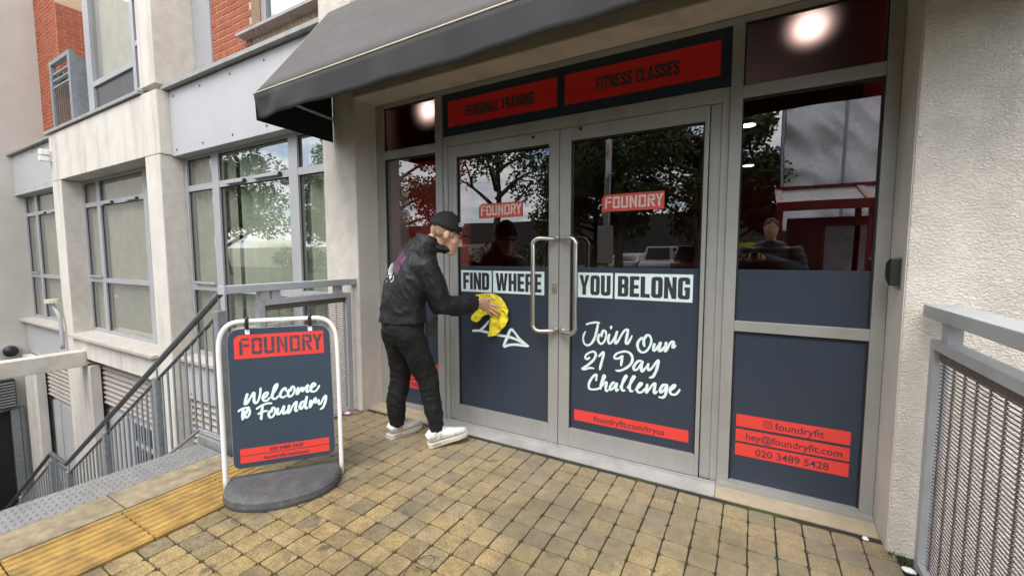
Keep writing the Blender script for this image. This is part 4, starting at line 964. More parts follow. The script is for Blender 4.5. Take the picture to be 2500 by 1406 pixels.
MB().tube(spline([(-10.0,2.32,-.25),(-10.0,2.32,.15),(-10.03,2.31,.33),(-10.12,2.28,.45),(-10.14,2.27,.52)], 5), .028, 10).build('tube', m_rail, vp, smooth=True); MB().tube([(-10.14,2.27,.52),(-10.14,2.27,.58)], .09, 14).build('cap', mat('cap_cream', (.6,.56,.45), .6), vp)

# ------------------------------------------------------------------ people
V = Vector
m_skin = mat('skin', (.56,.33,.235), .5, var=.06, vscale=25, spec=.4)
m_jkt = mat('black_nylon', (.012,.012,.0135), .58, var=.1, vscale=10, spec=.35, bump=.12, bscale=35, bdist=.006)
m_trs = mat('black_trousers', (.012,.012,.0125), .8, spec=.25, var=.15, vscale=12, bump=.1, bscale=300)
m_cap = mat('black_cap', (.010,.010,.011), .85, var=.1)
m_hair = mat('blond_hair', (.27,.175,.085), .7, var=.35, vscale=60, bump=.5, bscale=200, stretch=(1,1,.2))
m_shoe = mat('white_leather', (.74,.72,.68), .55, var=.06, vscale=25, dirt=.3, dirtcol=(.55,.52,.46), dscale=20, dstretch=(1,1,1))
m_suede = mat('grey_suede', (.50,.485,.45), .8, var=.08, vscale=30)
m_sole = mat('cream_sole', (.56,.51,.42), .6, var=.08, vscale=20)
Hd = V((.45,.893,0)); Sd = V((.893,-.45,0)); UP = V((0,0,1))
man = thing('person', 'person in black jacket, cap and trousers wiping the left door with a yellow cloth', 'person', (-2.0, 2.2, 0))
def limb(mb, pts, side, n=14): mb.loft([(p, r, r*k, side) for p, r, k in [(q+(1,))[:3] for q in pts]], n)
hc = V((-1.778,2.232,1.438)); hf = V((.66,.66,-.36)).normalized(); hs_ = hf.cross(UP).normalized(); hu = hs_.cross(hf).normalized()
def HP(f, s, u): return hc+(hf*f+hs_*s+hu*u)*1.06
def head(mb):
    mb.ball(HP(-.012,0,.02), .078,.098,.098, (hs_,hf,hu), 20, 14)                       # skull
    mb.loft([(HP(.035,0,.06),.066,.05,hs_),(HP(.045,0,.0),.064,.05,hs_),(HP(.05,0,-.055),.058,.046,hs_),(HP(.06,0,-.112),.036,.034,hs_)], 16)   # face to chin
    mb.loft([(HP(.088,0,.02),.008,.006,hs_),(HP(.104,0,-.012),.012,.010,hs_),(HP(.112,0,-.030),.016,.013,hs_),(HP(.092,0,-.04),.014,.010,hs_)], 10)   # nose
    mb.ball(HP(.088,0,-.062), .022,.012,.008, (hs_,hf,hu), 10, 6)                       # lips
    mb.ball(HP(.085,0,.034), .05,.014,.010, (hs_,hf,hu), 12, 6)                         # brow
    for s in (-1, 1):
        mb.ball(HP(-.004, s*.079, -.008), .010,.02,.032, (hs_,hf,hu), 10, 8)            # ears
        mb.ball(HP(.05, s*.042, -.03), .022,.03,.026, (hs_,hf,hu), 10, 8)               # cheeks
    mb.loft([(V((-1.90,2.12,1.30)),.06,.06,Sd),(V((-1.865,2.15,1.38)),.056,.056,Sd),(HP(-.03,0,-.05),.056,.06,hs_),(HP(0,0,0),.05,.05,hs_)], 14)
body = MB(); head(body)
body.loft([(V((-1.99,2.04,.80)),.10,.08,Sd),(V((-1.985,2.045,.95)),.12,.09,Sd),(V((-1.95,2.06,1.12)),.155,.11,Sd),(V((-1.925,2.10,1.24)),.16,.10,Sd),(V((-1.90,2.12,1.31)),.10,.08,Sd)], 16)
RS, RE, RW = V((-1.80,2.035,1.235)), V((-1.745,2.14,.985)), V((-1.655,2.405,.965))
LS, LE, LW = V((-2.085,2.175,1.245)), V((-2.16,2.20,.99)), V((-2.13,2.25,.76))
for A_, B_, C_ in ((RS,RE,RW),(LS,LE,LW)): limb(body, [(A_,.05),((A_+B_)/2,.047),(B_,.04),((B_+C_)/2,.036),(C_,.028)], Sd, 12)
# right hand spread on the cloth
body.loft([(RW,.030,.022,UP),(V((-1.652,2.45,.965)),.040,.020,UP),(V((-1.647,2.495,.95)),.046,.017,V((.25,0,1))),(V((-1.640,2.535,.932)),.044,.014,V((.3,0,1)))], 12)
HAND = dict(I=((-1.621,2.53,.953),(-1.583,2.552,.938),(-1.551,2.566,.921)), M=((-1.632,2.532,.937),(-1.592,2.552,.910),(-1.556,2.567,.885)), R=((-1.645,2.532,.919),(-1.612,2.552,.888),(-1.584,2.567,.861)), P=((-1.661,2.532,.903),(-1.643,2.552,.877),(-1.630,2.567,.857)), T=((-1.640,2.50,.985),(-1.616,2.535,.994),(-1.594,2.558,.978)))
for k, pts in HAND.items():
    a, b, c = [V(p) for p in pts]; r = .0095 if k != 'P' else .0080; limb(body, [(a,r*1.05),((a+b)/2+V((0,-.003,0)),r),(b+V((0,-.004,0)),r*.98),((b+c)/2,r*.88),(c,r*.7)], UP, 8)
# left hand hanging
body.loft([(LW,.026,.02,Sd),(LW+V((.01,.02,-.06)),.018,.038,Sd),(LW+V((.012,.03,-.10)),.016,.036,Sd)], 10)
for k in range(4):
    a = LW+V((.008+.004*k,.005+.018*k,-.095)); limb(body, [(a,.009),(a+V((.012,.004,-.04)),.008),(a+V((.028,.006,-.07)),.006)], Sd, 8)
a = LW+V((.01,.055,-.04)); limb(body, [(a,.010),(a+V((.012,.02,-.03)),.009),(a+V((.02,.03,-.055)),.007)], Sd, 8)
LEGR = [(V((-1.93,2.02,.82)),.07),(V((-1.91,2.075,.66)),.065),(V((-1.885,2.15,.50)),.055),(V((-1.862,2.165,.32)),.048),(V((-1.835,2.18,.10)),.035),(V((-1.83,2.19,.06)),.035)]
LEGL = [(V((-2.065,2.06,.82)),.07),(V((-2.095,2.11,.66)),.065),(V((-2.125,2.145,.50)),.055),(V((-2.155,2.14,.32)),.048),(V((-2.18,2.15,.10)),.035),(V((-2.18,2.16,.06)),.035)]
for L_ in (LEGR, LEGL): limb(body, L_, Sd, 12)
put('body', remesh(body, .0052, 2), m_skin, man)
# eyes
for s in (1,):
    MB().ball(HP(.083, s*.034, .008), .012,.008,.007, (hs_,hf,hu), 10, 6).build('eye', mat('eye_dark', (.03,.02,.015), .2), man, smooth=True)
def crease(p, n):
    q = V((p.x*11+p.z*6, p.y*11+p.z*4, p.z*8-p.x*5)); r1 = 1-abs(noise.noise(q))*2.6; r2 = 1-abs(noise.noise(q*2.1+V((3,1,7))))*2.6
    return p+n*(.0075*max(0, r1)**1.5+.002*max(-.3, r2)-.003) if r1 > 0 else p+n*(.002*max(-.3, r2)-.003)
def fold(amp, sc, dirv):
    d = V(dirv).normalized()
    def f(p, n):
        q = p*sc; q = q-d*q.dot(d)*.72
        w = 1-abs(noise.noise(q))*2.2; w2 = noise.noise(p*sc*2.3)
        return p+n*(amp*max(-.4, w)*.8+amp*.35*w2)
    return f
jk = MB()
jk.loft([(V((-1.99,2.04,.868)),.176,.152,Sd),(V((-1.99,2.04,.93)),.174,.146,Sd),(V((-1.985,2.035,1.0)),.172,.138,Sd),(V((-1.97,2.045,1.08)),.178,.138,Sd),(V((-1.945,2.065,1.16)),.186,.138,Sd),(V((-1.92,2.09,1.235)),.185,.128,Sd),(V((-1.90,2.11,1.30)),.155,.108,Sd),(V((-1.885,2.13,1.35)),.10,.088,Sd),(V((-1.87,2.15,1.385)),.084,.082,Sd)], 22)
limb(jk, [(RS+V((-.03,.0,.0)),.095),(RS,.092),(RS*.6+RE*.4+V((.01,-.01,0)),.085),(RE+V((.0,-.01,-.005)),.075),(RE*.6+RW*.4+V((0,0,-.012)),.069),(RE*.25+RW*.75+V((0,0,-.004)),.058),(RW+V((-.003,-.01,0)),.046)], Sd, 16)
limb(jk, [(LS,.09),((LS+LE)/2,.078),(LE,.07),((LE+LW)/2,.06),(LW,.046)], Sd, 14)
for k in range(6): jk.ball(RE*.75+RW*.25+(RW-RE)*(.62*k/5)+V((0,0,-.004)), .058-.002*k+.006*(k % 2), .022, .062-.003*k+.006*(k % 2), (Sd,(RW-RE).normalized(),UP), 14, 8)
jk.loft([(V((-1.88,2.13,1.34)),.096,.09,Sd),(V((-1.87,2.14,1.385)),.092,.086,Sd),(V((-1.86,2.15,1.425)),.078,.074,Sd)], 18)      # folded hood
jk.loft([(V((-1.93,2.065,1.29)),.085,.026,Sd),(V((-1.93,2.065,1.335)),.095,.026,Sd),(V((-1.91,2.085,1.40)),.085,.022,Sd)], 16)
jk.loft([(V((-1.83,2.17,1.37)),.06,.035,hs_),(V((-1.80,2.19,1.345)),.055,.03,hs_),(V((-1.76,2.235,1.335)),.035,.022,hs_)], 12)      # collar under the chin
jm = remesh(jk, .0075, 3, crease); jo = put('jacket', jm, m_jkt, man)
tr_ = MB()
tr_.loft([(V((-1.985,2.045,.97)),.150,.122,Sd),(V((-1.992,2.032,.90)),.155,.132,Sd),(V((-1.99,2.03,.82)),.160,.134,Sd),(V((-1.985,2.045,.74)),.14,.10,Sd)], 20)
TR = [(V((-1.925,2.0,.82)),0.0966),(V((-1.915,2.055,.70)),0.0948),(V((-1.90,2.105,.58)),0.0837),(V((-1.88,2.145,.48)),0.0727),(V((-1.868,2.155,.36)),0.0672),(V((-1.855,2.165,.26)),0.0616),(V((-1.845,2.175,.16)),0.0524),(V((-1.838,2.18,.105)),0.0460)]
TL = [(V((-2.075,2.05,.82)),0.0966),(V((-2.095,2.09,.70)),0.0892),(V((-2.11,2.12,.58)),0.0782),(V((-2.125,2.14,.48)),0.0708),(V((-2.145,2.135,.36)),0.0708),(V((-2.16,2.13,.26)),0.0672),(V((-2.175,2.14,.17)),0.0580),(V((-2.18,2.15,.09)),0.0497)]
for L_ in (TR, TL): limb(tr_, L_, Sd, 16)
def fold_leg(p, n):
    w = math.sin(p.z*70+9*noise.noise(p*11))*(.0035 if p.z < .5 else .0012)*(.6+noise.noise(p*6)); return p+n*(w+.009*noise.noise(V((p.x*16,p.y*16,p.z*7)))+.004*noise.noise(p*35))
put('trousers', remesh(tr_, .0085, 3, fold_leg), m_trs, man)
pk = MB().prism([(0,0),(.075,.01),(.08,.125),(.0,.10)], lambda a, b, d: V((-1.83,2.075,.745))+Hd*(a)+Sd*(d)+UP*(b+.03), 0, .018).build('jacket_flap', m_jkt, man, .004)
def shoe(heel, toe, lift, roll):
    a = V((heel[0], heel[1], 0)); f = V((toe[0]-heel[0], toe[1]-heel[1], 0)); L_ = f.length; f = f.normalized(); s = V((f.y,-f.x,0)); c, sn = math.cos(lift), math.sin(lift); F = f*c+UP*sn; U = UP*c-f*sn
    Q = lambda u, v, w: a+F*(u*L_)+s*v+U*w
    so = MB(); prof = [(0,.030),(.06,.038),(.25,.040),(.5,.040),(.72,.049),(.88,.045),(.97,.030),(1.0,.012)]
    so.v = []; n = len(prof)
    out_ = [(u, w) for u, w in prof]+[(u, -w) for u, w in reversed(prof)]
    so.prism([(u, w) for u, w in out_], lambda u, v, d: Q(u, v, d*(1-.25*u)+.012*max(0, u-.75)*2), .0, .034)
    put('sole', so.mesh('sole', .004), m_sole, man)
    up = MB(); up.loft([(Q(.03,0,.06),.030,.036,s),(Q(.10,0,.07),.034,.045,s),(Q(.25,0,.072),.037,.048,s),(Q(.42,0,.066),.039,.044,s),(Q(.58,0,.056),.043,.034,s),(Q(.75,0,.046),.045,.026,s),(Q(.9,0,.04),.036,.02,s),(Q(.98,0,.036),.018,.012,s)], 14)
    up.loft([(Q(.30,0,.085),.034,.012,s),(Q(.42,0,.11),.030,.012,s),(Q(.36,0,.142),.026,.010,s)], 12)            # tongue
    up.loft([(Q(.16,0,.07),.036,.05,F),(Q(.15,0,.105),.034,.05,F)] , 14)
    um = remesh(up, .005, 2); um.materials.append(m_shoe); um.materials.append(m_suede)
    for pg in um.polygons:
        c_ = V(pg.center)-a; u_, w_ = c_.dot(F)/L_, c_.dot(U)
        if w_ < .046-.01*u_ or (u_ > .62 and w_ < .062-.02*(u_-.62)) or (u_ < .12 and w_ < .075) or (.28 < u_ < .36 and w_ < .085): pg.material_index = 1
    put('upper', um, None, man)
    lc = MB()
    for k in range(4): u = .40+.07*k; lc.tube([Q(u,.034,.082-.008*k), Q(u,.015,.108-.012*k), Q(u+.01,-.015,.108-.012*k), Q(u+.02,-.034,.082-.008*k)], .0038, 6)
    lc.build('laces', m_wt, man)
    MB().prism([(.10,.016),(.30,.012),(.30,.026),(.10,.030)], lambda u, w, d: Q(u, d, w), .0405, .0425).build('air_window', mat('grey_sole_window', (.32,.30,.27), .3), man)
shoe((-2.205,2.085), (-2.155,2.375), 0, 0); shoe((-1.872,2.125), (-1.70,2.36), R(9), 0)
# cap
cp = MB(); nu, nv = 28, 9
for i in range(nv+1):
    t_ = (math.pi/2+.10)*i/nv
    for j in range(nu):
        p_ = 2*math.pi*j/nu; rf = .108 if math.sin(p_) > 0 else .112
        cp.v.append(tuple(HP(-.016,0,.042)+hs_*.094*math.sin(t_)*math.cos(p_)+hf*rf*math.sin(t_)*math.sin(p_)+hu*(.112*math.cos(t_)-.006)))
for i in range(nv):
    for j in range(nu): cp.f.append((i*nu+j, (i+1)*nu+j, (i+1)*nu+(j+1) % nu, i*nu+(j+1) % nu))
co = cp.build('cap', m_cap, man, smooth=True, merge=True); md = co.modifiers.new('t', 'SOLIDIFY'); md.thickness = .004
br = MB(); nb = 16
for i in range(nb+1):
    a_ = math.pi*i/nb; cx = math.cos(a_); sx = math.sin(a_)
    for k, (s_, e_) in enumerate(((1, 0), (1, .5), (1, 1))):
        br.v.append(tuple(HP(-.016+.090*sx+.098*e_*sx**.6, .088*cx*(1-.05*e_), .040+.010*e_*sx-.016*cx*cx)))
for i in range(nb):
    for k in range(2): br.f.append((i*3+k, i*3+k+1, i*3+k+4, i*3+k+3))
bo = br.build('brim', m_cap, man, smooth=True); md = bo.modifiers.new('t', 'SOLIDIFY'); md.thickness = .005
MB().ball(HP(-.016,0,.143), .009,.009,.005, (hs_,hf,hu), 10, 6).build('cap_button', m_cap, man, smooth=True)
brush("0,0 -8,14 0,24 7,14 0,0\n12,2 8,18 16,24 22,12 12,2\n24,4 22,20 30,22", lambda a, b, d: HP(.050+a*.9,0,.070+b)+hs_*(.076-.45*max(0,a+.012)+.004)+hf*d, .004).build('cap_emblem', m_mint, man)
# hair below the cap
hr = MB(); hr.loft([(HP(-.066,0,.035),.070,.032,hs_),(HP(-.070,0,.0),.068,.026,hs_),(HP(-.062,0,-.035),.056,.020,hs_),(HP(-.055,0,-.055),.042,.014,hs_)], 18)
for s in (-1,1): hr.loft([(HP(-.045,s*.068,.03),.010,.040,hs_),(HP(-.042,s*.070,.0),.009,.032,hs_),(HP(-.052,s*.066,-.025),.008,.020,hs_)], 12); hr.loft([(HP(.03,s*.070,.03),.008,.024,hs_),(HP(.026,s*.071,.005),.006,.015,hs_),(HP(.024,s*.071,-.014),.005,.007,hs_)], 10)
put('hair', remesh(hr, .004, 1, lambda p, n: p+n*.004*noise.noise(p*70)), m_hair, man)
# print on the back of the jacket, laid on the cloth itself
bvh = BVHTree.FromPolygons([v.co for v in jm.vertices], [tuple(p.vertices) for p in jm.polygons])
def on_jacket(a, b, d):
    """a,b: metres right / up on a plane behind the shoulders; dropped on to the jacket"""
    back = -Hd*.86+Sd*.5; back = back.normalized(); rt = UP.cross(back).normalized()
    o_ = V((-2.0,2.06,1.20))+rt*(a+.055)+UP*b+back*.6
    h_, n_, _, _ = bvh.ray_cast(o_, -back); h_ = h_ if h_ is not None else o_-back*.5
    return h_+back*(.003+d)
pw = MB(); gx, gz = 8, 10
def wedge(i, j): u, v = i/gx, j/gz; return (-.055+.075*u+.035*v, .03+.115*v-.06*u)
for i in range(gx+1):
    for j in range(gz+1): pw.v.append(tuple(on_jacket(*wedge(i, j), 0)))
for i in range(gx):
    for j in range(gz): k = i*(gz+1)+j; pw.f.append((k, k+gz+1, k+gz+2, k+1))
pw.build('back_print', mat('magenta_print', (.07,.008,.042), .5), man, smooth=True)
brush("-95,50 -120,20 -100,-10 -80,20 -95,50\n-70,55 -95,0 -85,-35 -60,-10\n-50,40 -75,-10 -60,-45 -40,-20\n-30,20 -55,-30 -45,-60 -20,-50\n-20,-5 -40,-60 -20,-95 5,-70 -5,-40\n-110,-40 -95,-55 -80,-50\n-100,-85 -92,-100", lambda a, b, d: on_jacket(a*.8-.008, b*.8+.01, d), .0055).build('back_lettering', m_mint, man)

# yellow cloth under the hand
def cloth():
    P = [(float(a)*.001, float(b)*.001) for a, b in (q.split(',') for q in CLOTH.split())]; n = len(P); rs2 = random.Random(1)
    Pd = [p for p in spline([(a, b, 0) for a, b in P]+[(*P[0], 0)], 3)][:-1]; P2 = [V((p.x, p.y)) for p in Pd]; n = len(P2)
    def inside(q):
        c = False; j = n-1
        for i in range(n):
            if (P2[i].y > q.y) != (P2[j].y > q.y) and q.x < (P2[j].x-P2[i].x)*(q.y-P2[i].y)/(P2[j].y-P2[i].y)+P2[i].x: c = not c
            j = i
        return c
    xs = [p.x for p in P2]; ys = [p.y for p in P2]; pts = list(P2); y = min(ys)
    while y < max(ys):
        x = min(xs)
        while x < max(xs):
            q = V((x+rs2.uniform(-.001,.001), y+rs2.uniform(-.001,.001)))
            if inside(q) and min((q-p).length for p in P2) > .003: pts.append(q)
            x += .006
        y += .006
    v, e_, f, *_ = geometry.delaunay_2d_cdt(pts, [(i, (i+1) % n) for i in range(n)], [], 1, 1e-6)
    c0 = V((-1.60,.93)); mb = MB()
    for p in v:
        r_ = (p-c0); a = math.atan2(r_.y, r_.x); rad = r_.length
        hand = max(0, 1-rad/.055)
        wv = .5+.5*math.sin(a*9+2.2*noise.noise(V((p.x*22,p.y*22,0)))); amt = min(1, rad/.10)*.020*wv*(1.25 if p.y < .92 else .6)
        arc = .006*noise.noise(V((p.x*35,p.y*35,3)))+.006
        mb.v.append((p.x, 2.607-amt-arc+.010*0-.006*hand, p.y))
    mb.f = [tuple(q) for q in f]; return mb
cm = cloth().build('cleaning_cloth', mat('yellow_microfibre', (.82,.68,.035), .95, var=.1, vscale=40, bump=.4, bscale=500, bdist=.002), None, smooth=True)
md = cm.modifiers.new('t', 'SOLIDIFY'); md.thickness = .004; md.offset = 0
tag(cm, 'crumpled yellow microfibre cloth pressed against the left door', 'cloth')

# the photographer, seen mirrored in the right-hand pane
ph = thing('person', 'person in dark puffer jacket holding a phone, mirrored in the right-hand pane', 'person', (.16, -.42, 0))
X, Y = V((1,0,0)), V((0,1,0)); b2 = MB()
b2.ball((.16,-.36,1.585), .075,.095,.115, None, 16, 12); b2.loft([(V((.16,-.30,1.57)),.05,.04,X),(V((.16,-.29,1.50)),.042,.035,X),(V((.16,-.29,1.475)),.028,.025,X)], 12); b2.ball((.16,-.262,1.56), .012,.02,.016)
b2.loft([(V((.16,-.38,1.36)),.06,.06,X),(V((.16,-.37,1.55)),.055,.06,X)], 12)
b2.loft([(V((.16,-.42,.9)),.15,.11,X),(V((.16,-.42,1.2)),.17,.12,X),(V((.16,-.41,1.38)),.15,.09,X)], 16)
for s in (-1, 1):
    A_, B_, C_ = V((.16+s*.2,-.41,1.36)), V((.16+s*.27,-.36,1.11)), V((.02+s*.075,-.13,1.26))
    limb(b2, [(A_,.05),(B_,.04),(C_,.03)], Y, 12); b2.loft([(C_,.03,.02,UP),(V((.01+s*.06,-.085,1.285)),.038,.018,UP)], 10)
    for k in range(4): q = V((.005+s*.058,-.075,1.262+.017*k)); limb(b2, [(q,.009),(q+V((-s*.006,.03,.0)),.0085),(q+V((-s*.03,.042,0)),.007)], UP, 8)
    q = V((.005+s*.055,-.085,1.255)); limb(b2, [(q,.011),(q+V((-s*.025,.005,.0)),.009)], UP, 8)
    limb(b2, [(V((.16+s*.09,-.42,.9)),.08),(V((.16+s*.1,-.40,.5)),.055),(V((.16+s*.1,-.43,.08)),.04)], X, 12)
put('body', remesh(b2, .007, 2), m_skin, ph)
j2 = MB(); j2.loft([(V((.16,-.42,.78)),.21,.16,X),(V((.16,-.42,1.0)),.23,.17,X),(V((.16,-.42,1.2)),.245,.17,X),(V((.16,-.41,1.36)),.225,.14,X),(V((.16,-.40,1.46)),.10,.10,X)], 18)
for s in (-1, 1):
    A_, B_, C_ = V((.16+s*.2,-.41,1.36)), V((.16+s*.31,-.36,1.12)), V((.02+s*.085,-.15,1.255)); limb(j2, [(A_,.105),((A_+B_)/2,.098),(B_,.09),((B_+C_)/2,.075),(C_,.05)], Y, 14)
put('jacket', remesh(j2, .011, 2, lambda p, n: p+n*.010*abs(math.sin(p.z*45))), mat('dark_puffer', (.022,.018,.020), .5), ph)
t2 = MB()
for s in (-1, 1): limb(t2, [(V((.16+s*.09,-.42,.92)),.11),(V((.16+s*.1,-.40,.5)),.08),(V((.16+s*.1,-.43,.07)),.06)], X, 14)
put('trousers', remesh(t2, .012, 2), m_trs, ph)
for s in (-1, 1): MB().loft([(V((.16+s*.1,-.50,.04)),.035,.035,X),(V((.16+s*.1,-.40,.045)),.042,.045,X),(V((.16+s*.1,-.28,.03)),.04,.03,X),(V((.16+s*.1,-.22,.025)),.02,.02,X)], 12).build('shoe', m_black, ph, smooth=True)
h2 = MB().ball((.16,-.378,1.62), .084,.098,.10, None, 16, 10); put('hair', remesh(h2, .008, 1, lambda p, n: p+n*.008*noise.noise(p*40)), mat('brown_hair', (.05,.03,.02), .7), ph)
tag(MB().box(-.075,.075,-.055,-.046,1.262,1.336).build('phone', m_black, None, .003), 'black phone held sideways by the photographer', 'phone')

# ------------------------------------------------------------------ the street behind the camera, seen mirrored in the glass
m_bark = mat('plane_bark', (.10,.08,.055), .9, var=.3, vscale=6, bump=.4, bscale=25)
m_leaf = mat('plane_leaf', (.055,.085,.022), .55, var=.45, vscale=1.4)
def leaf_cloud(seed, clumps, per, rad, size):
    rs2 = random.Random(seed); mb = MB()
    for c, cr in clumps:
        for k in range(per):
            d = V((rs2.gauss(0,1), rs2.gauss(0,1), rs2.gauss(0,.75))).normalized()*cr*rs2.uniform(.35,1)**.6; p = V(c)+d
            u = V((rs2.gauss(0,1), rs2.gauss(0,1), rs2.gauss(0,.6))).normalized(); w = u.orthogonal().normalized(); w = (w*math.cos(k)+u.cross(w)*math.sin(k)); s_ = size*rs2.uniform(.6,1.3)
            mb.add([p-u*s_, p+w*s_*.62, p+u*s_, p-w*s_*.62], [(0,1,2,3)])
    return mb
def tree_kind(seed, h0, h1, spread, n, per):
    rs2 = random.Random(seed); tb = MB(); tips = []
    tp = spline([(0,0,0),(rs2.gauss(0,.08),rs2.gauss(0,.08),h0*.5),(rs2.gauss(0,.15),rs2.gauss(0,.15),h0),(rs2.gauss(0,.3),rs2.gauss(0,.3),h1*.8)], 4)
    tb.tube(tp, [.24-.20*i/(len(tp)-1) for i in range(len(tp))], 10)
    for k in range(n):
        a = 2.4*k+rs2.uniform(-.4,.4); z0 = h0*.75+(h1*.75-h0*.75)*k/n; l = spread*rs2.uniform(.55,1); b0 = V((0,0,z0)); b2_ = b0+V((math.cos(a)*l, math.sin(a)*l, rs2.uniform(.4,1.6))); mid = (b0+b2_)/2+V((0,0,-.15+rs2.uniform(0,.5)))
        q = spline([b0, mid, b2_], 4); tb.tube(q, [.10-.085*i/(len(q)-1) for i in range(len(q))], 6); tips += [(tuple(b2_), rs2.uniform(.7,1.2)), (tuple((mid+b2_)/2+V((0,0,.3))), rs2.uniform(.6,1.0))]
        if k % 2: e2 = mid+V((rs2.gauss(0,.8),rs2.gauss(0,.8),rs2.uniform(.3,1.2))); tb.tube([mid, (mid+e2)/2+V((0,0,.1)), e2], [.05,.035,.012], 5); tips.append((tuple(e2), rs2.uniform(.5,.9)))
    tips.append(((0,0,h1), 1.0))
    t_me = tb.mesh('trunk', smooth=True); t_me.materials.append(m_bark); c_me = leaf_cloud(seed, tips, per, 1, .088).mesh('crown'); c_me.materials.append(m_leaf)
    return t_me, c_me
K1 = tree_kind(11, 3.2, 8.5, 3.2, 14, 340); K2 = tree_kind(12, 2.0, 7.0, 2.7, 14, 480); K3 = tree_kind(13, 3.9, 9.0, 2.6, 10, 170)
for (x, y, kd, rz, sc, lab) in ((-9.6,-10.2,K3,.3,1,'thin-crowned street tree with a forked trunk mirrored in the left door'),(-5.2,-13.5,K1,1.4,1,'dense street tree mirrored in the middle of the right door'),(-2.2,-15,K1,2.9,1.05,'dense street tree mirrored at the right of the right door'),(-7.0,-15.5,K2,.9,1.1,'low bushy tree mirrored low in the left door'),(-15.5,-10,K2,2.2,1,'bushy tree mirrored in the narrow left pane'),(-1.0,-17.5,K2,4,1.1,'bushy tree mirrored at the left of the right-hand pane'),(-22,-13,K2,.4,1.15,'dense tree mirrored at the right of the nearest window'),(-33,-11,K2,5,1.35,'dense tree mirrored at the left of the nearest window'),(-30,-22,K2,1,1.2,'far bushy tree mirrored in the nearest window')):
    t = thing('street_tree', lab, 'tree', (x, y, -.02), 'street trees mirrored in the glass'); t.scale = (sc,)*3; t.rotation_euler = (0,0,rz)
    for nm, me in zip(('trunk', 'crown'), kd):
        o = bpy.data.objects.new(nm, me); COL.objects.link(o); o.parent = t
hg = leaf_cloud(31, [((-36+k*1.1, -17.2+.5*math.sin(k*1.7), .9+.35*math.sin(k*2.3)), 1.05) for k in range(24)], 330, 1, .10).build('hedge', m_leaf); tag(hg, 'long clipped hedge across the road mirrored low in the left door', 'hedge')
def car(x, y, rz, paint, label, van=False):
    t = thing('parked_car', label, 'car', (x, y, 0), 'cars on the road mirrored in the right door'); t.rotation_euler = (0,0,rz); t.location = (x,y,0)
    H = 1.85 if van else 1.45
    pr_ = [(-2.1,.35),(2.1,.35),(2.15,.7),(1.9,.92),(1.15,1.0),(.55,H-.05),(-1.3 if not van else -1.95,H),(-1.9 if not van else -2.05,1.0),(-2.15,.85)]
    def add(nm, me, m): o = bpy.data.objects.new(nm, me); COL.objects.link(o); o.parent = t; me.materials.append(m); return o
    mb = MB(); n = len(pr_)
    for yy, s_ in ((-.85,1),(.85,1)): mb.v += [(a, yy*(.82 if b > 1.05 else 1), b) for a, b in pr_]
    mb.f = [tuple(range(n)), tuple(reversed(range(n, 2*n)))]+[((i+1) % n, i, n+i, n+(i+1) % n) for i in range(n)]
    add('body', mb.mesh('body', .05), mat(paint[0], paint[1], .25, coat=.6))
    wd = mat('car_glass', (.02,.02,.022), .08)
    for s in (-1, 1): add('side_window', MB().add([(a, s*(.735 if b > 1.05 else .80), b) for a, b in ((-1.6,1.05),(.95,1.05),(.5,H-.15),(-1.25,H-.13))], [(0,1,2,3)]).mesh('side_window'), wd)
    add('windscreen', MB().add([(1.14,-.66,1.06),(1.14,.66,1.06),(.62,.6,H-.12),(.62,-.6,H-.12)], [(0,1,2,3)]).mesh('windscreen'), wd); add('rear_window', MB().add([(-2.09,-.66,1.06),(-2.09,.66,1.06),(-1.7 if not van else -2.04,.6,H-.2),(-1.7 if not van else -2.04,-.6,H-.2)], [(0,1,2,3)]).mesh('rear_window'), wd)
    wm = MB().tube([(0,-.09,0),(0,.09,0)], .32, 18).mesh('wheel')
    for wx in (-1.35,1.35):
        for wy in (-.80,.80): o = add('wheel', wm.copy(), m_black); o.location = (wx, wy, .32)
    for wy in (-.6,.6): o = add('tail_light', MB().box(-2.17,-2.12,wy-.12,wy+.12,.75,.92).mesh('tail_light'), emit('tail_red', (.9,.03,.02), 2.5))
car(-6.4,-20,R(92),('silver_paint',(.45,.46,.48)),'silver car mirrored in the right door'); car(-4.7,-20.5,R(88),('white_paint',(.75,.75,.75)),'white van mirrored in the right door',True); car(-2.8,-19.5,R(90),('maroon_paint',(.16,.02,.02)),'maroon van mirrored at the right of the right door',True)
# bus stop pole
bs = thing('bus_stop_pole', 'grey bus stop pole with a red ring flag mirrored in the right door', 'bus stop', (-2.42,-2.6,0))
MB().box(-2.47,-2.37,-2.65,-2.55,0,3.45).build('pole', mat('stop_grey', (.30,.30,.31), .5), bs, .01); FD = V((.42,.907,0)); FQ = V((.907,-.42,0)); FO = V((-2.42,-2.5,0))
def FP(a, b, d): return FO+FD*a+FQ*d+UP*b
MB().prism([(.02,2.72),(.44,2.72),(.44,3.42),(.02,3.42)], FP, -.012, .012).build('flag', mat('flag_white', (.75,.75,.75), .5), bs)
for sgn in (-1, 1):
    rg = MB(); fill(rg, [rnd(rrect(.09,.37,3.0,3.28,.14), 8), rnd(rrect(.135,.325,3.045,3.235,.095), 8)[::-1]], lambda a, b, d: FP(a, b, sgn*d), .0135); fill(rg, [[(.05,3.11),(.41,3.11),(.41,3.17),(.05,3.17)]], lambda a, b, d: FP(a, b, sgn*d), .0155)
    rg.build('ring_sign', m_red, bs)
box('timetable_case', -2.56,-2.28,-2.54,-2.50,1.15,1.85, mat('case_grey', (.38,.38,.38), .4), bs, .01)
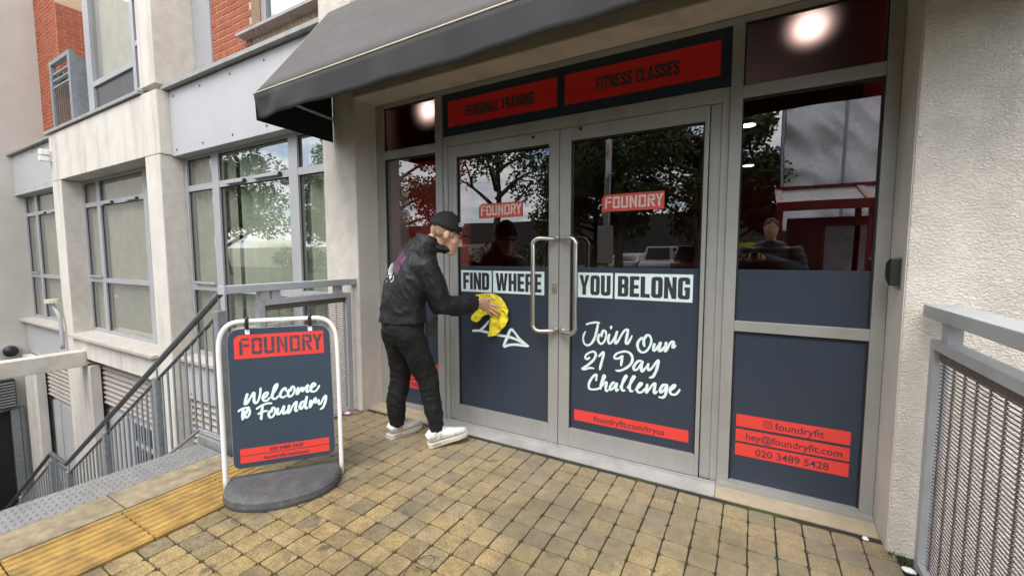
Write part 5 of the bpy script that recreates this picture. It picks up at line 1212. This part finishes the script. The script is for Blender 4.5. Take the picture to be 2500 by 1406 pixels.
# bus shelter
sh = thing('bus_shelter', 'dark red framed bus shelter mirrored in the right-hand pane', 'bus shelter', (1.2,-3.2,0))
m_shr = mat('maroon_frame', (.16,.012,.012), .35)
for x in (.36, 1.5, 2.7): box('post', x-.04, x+.04, -3.9, -3.82, 0, 2.5, m_shr, sh); box('front_post', x-.03, x+.03, -2.95, -2.9, 0, 2.1, m_shr, sh)
box('roof_edge', .3, 2.8, -2.9, -2.82, 2.0, 2.14, m_shr, sh); box('roof_edge', .3, 2.8, -3.95, -3.86, 2.4, 2.52, m_shr, sh)
for x in (.34, 1.5, 2.74): MB().prism([(-2.86,2.05),(-2.86,2.12),(-3.9,2.5),(-3.9,2.42)], lambda a, b, d: (d, a, b), x-.05, x+.05).build('roof_rib', m_shr, sh)
MB().quad((.3,-2.88,2.10),(2.8,-2.88,2.10),(2.8,-3.9,2.47),(.3,-3.9,2.47)).build('roof_glass', mat('roof_glass', (.30,.29,.29), .2), sh)
box('back_panel', .5, 2.8, -3.9, -3.86, .1, 1.95, mat('maroon_panel', (.09,.008,.008), .4), sh); box('poster_frame', 1.0, 2.1, -3.859, -3.83, .5, 1.85, m_shr, sh); box('poster', 1.06, 2.04, -3.829, -3.82, .56, 1.79, mat('poster_print', (.35,.34,.38), .4, vscale=5, var=.3), sh)
# sheeted scaffold building
sb = thing('sheeted_building', 'building wrapped in white scaffold sheeting mirrored in the right-hand pane', 'building', (5,-16,0))
mb = MB(); nx_, nz_ = 80, 60
for i in range(nx_+1):
    for j in range(nz_+1):
        x = .9+9*i/nx_; z = 2.2+7*j/nz_; mb.v.append((x, -14+.5*noise.noise(V((x*.7+z*.3,z*.9,0)))+.45*abs(noise.noise(V((x*1.6+z*1.3,z*.6,4)))), z))
for i in range(nx_):
    for j in range(nz_): k = i*(nz_+1)+j; mb.f.append((k, k+nz_+1, k+nz_+2, k+1))
mb.build('sheeting', mat('white_sheeting', (.85,.85,.88), .35), sb, smooth=True); box('core', 1.0, 11, -20, -14.6, 0, 9, mat('core_brick', (.2,.13,.1), .9), sb)
for x in (.8, 2.6): MB().tube([(x,-13.4,0),(x,-13.4,9.3)], .05, 8).build('scaffold_tube', m_galv, sb)
tag(box('hoarding', -.85, .06, -7.3, -7.2, 0, 1.62, mat('lime_board', (.42,.55,.03), .5)), 'lime green board mirrored beside the photographer', 'board')
tag(box('garden_wall', -60, -17, -22.3, -22, 0, 2.2, mat('cream_wall', (.6,.55,.42), .9)), 'cream wall mirrored low in the nearest window', 'wall')
tag(box('far_terrace', -60, 60, -60, -52, 0, 6.5, mat('far_brick', (.05,.052,.045), .9)), 'long low terrace far across the street', 'building')
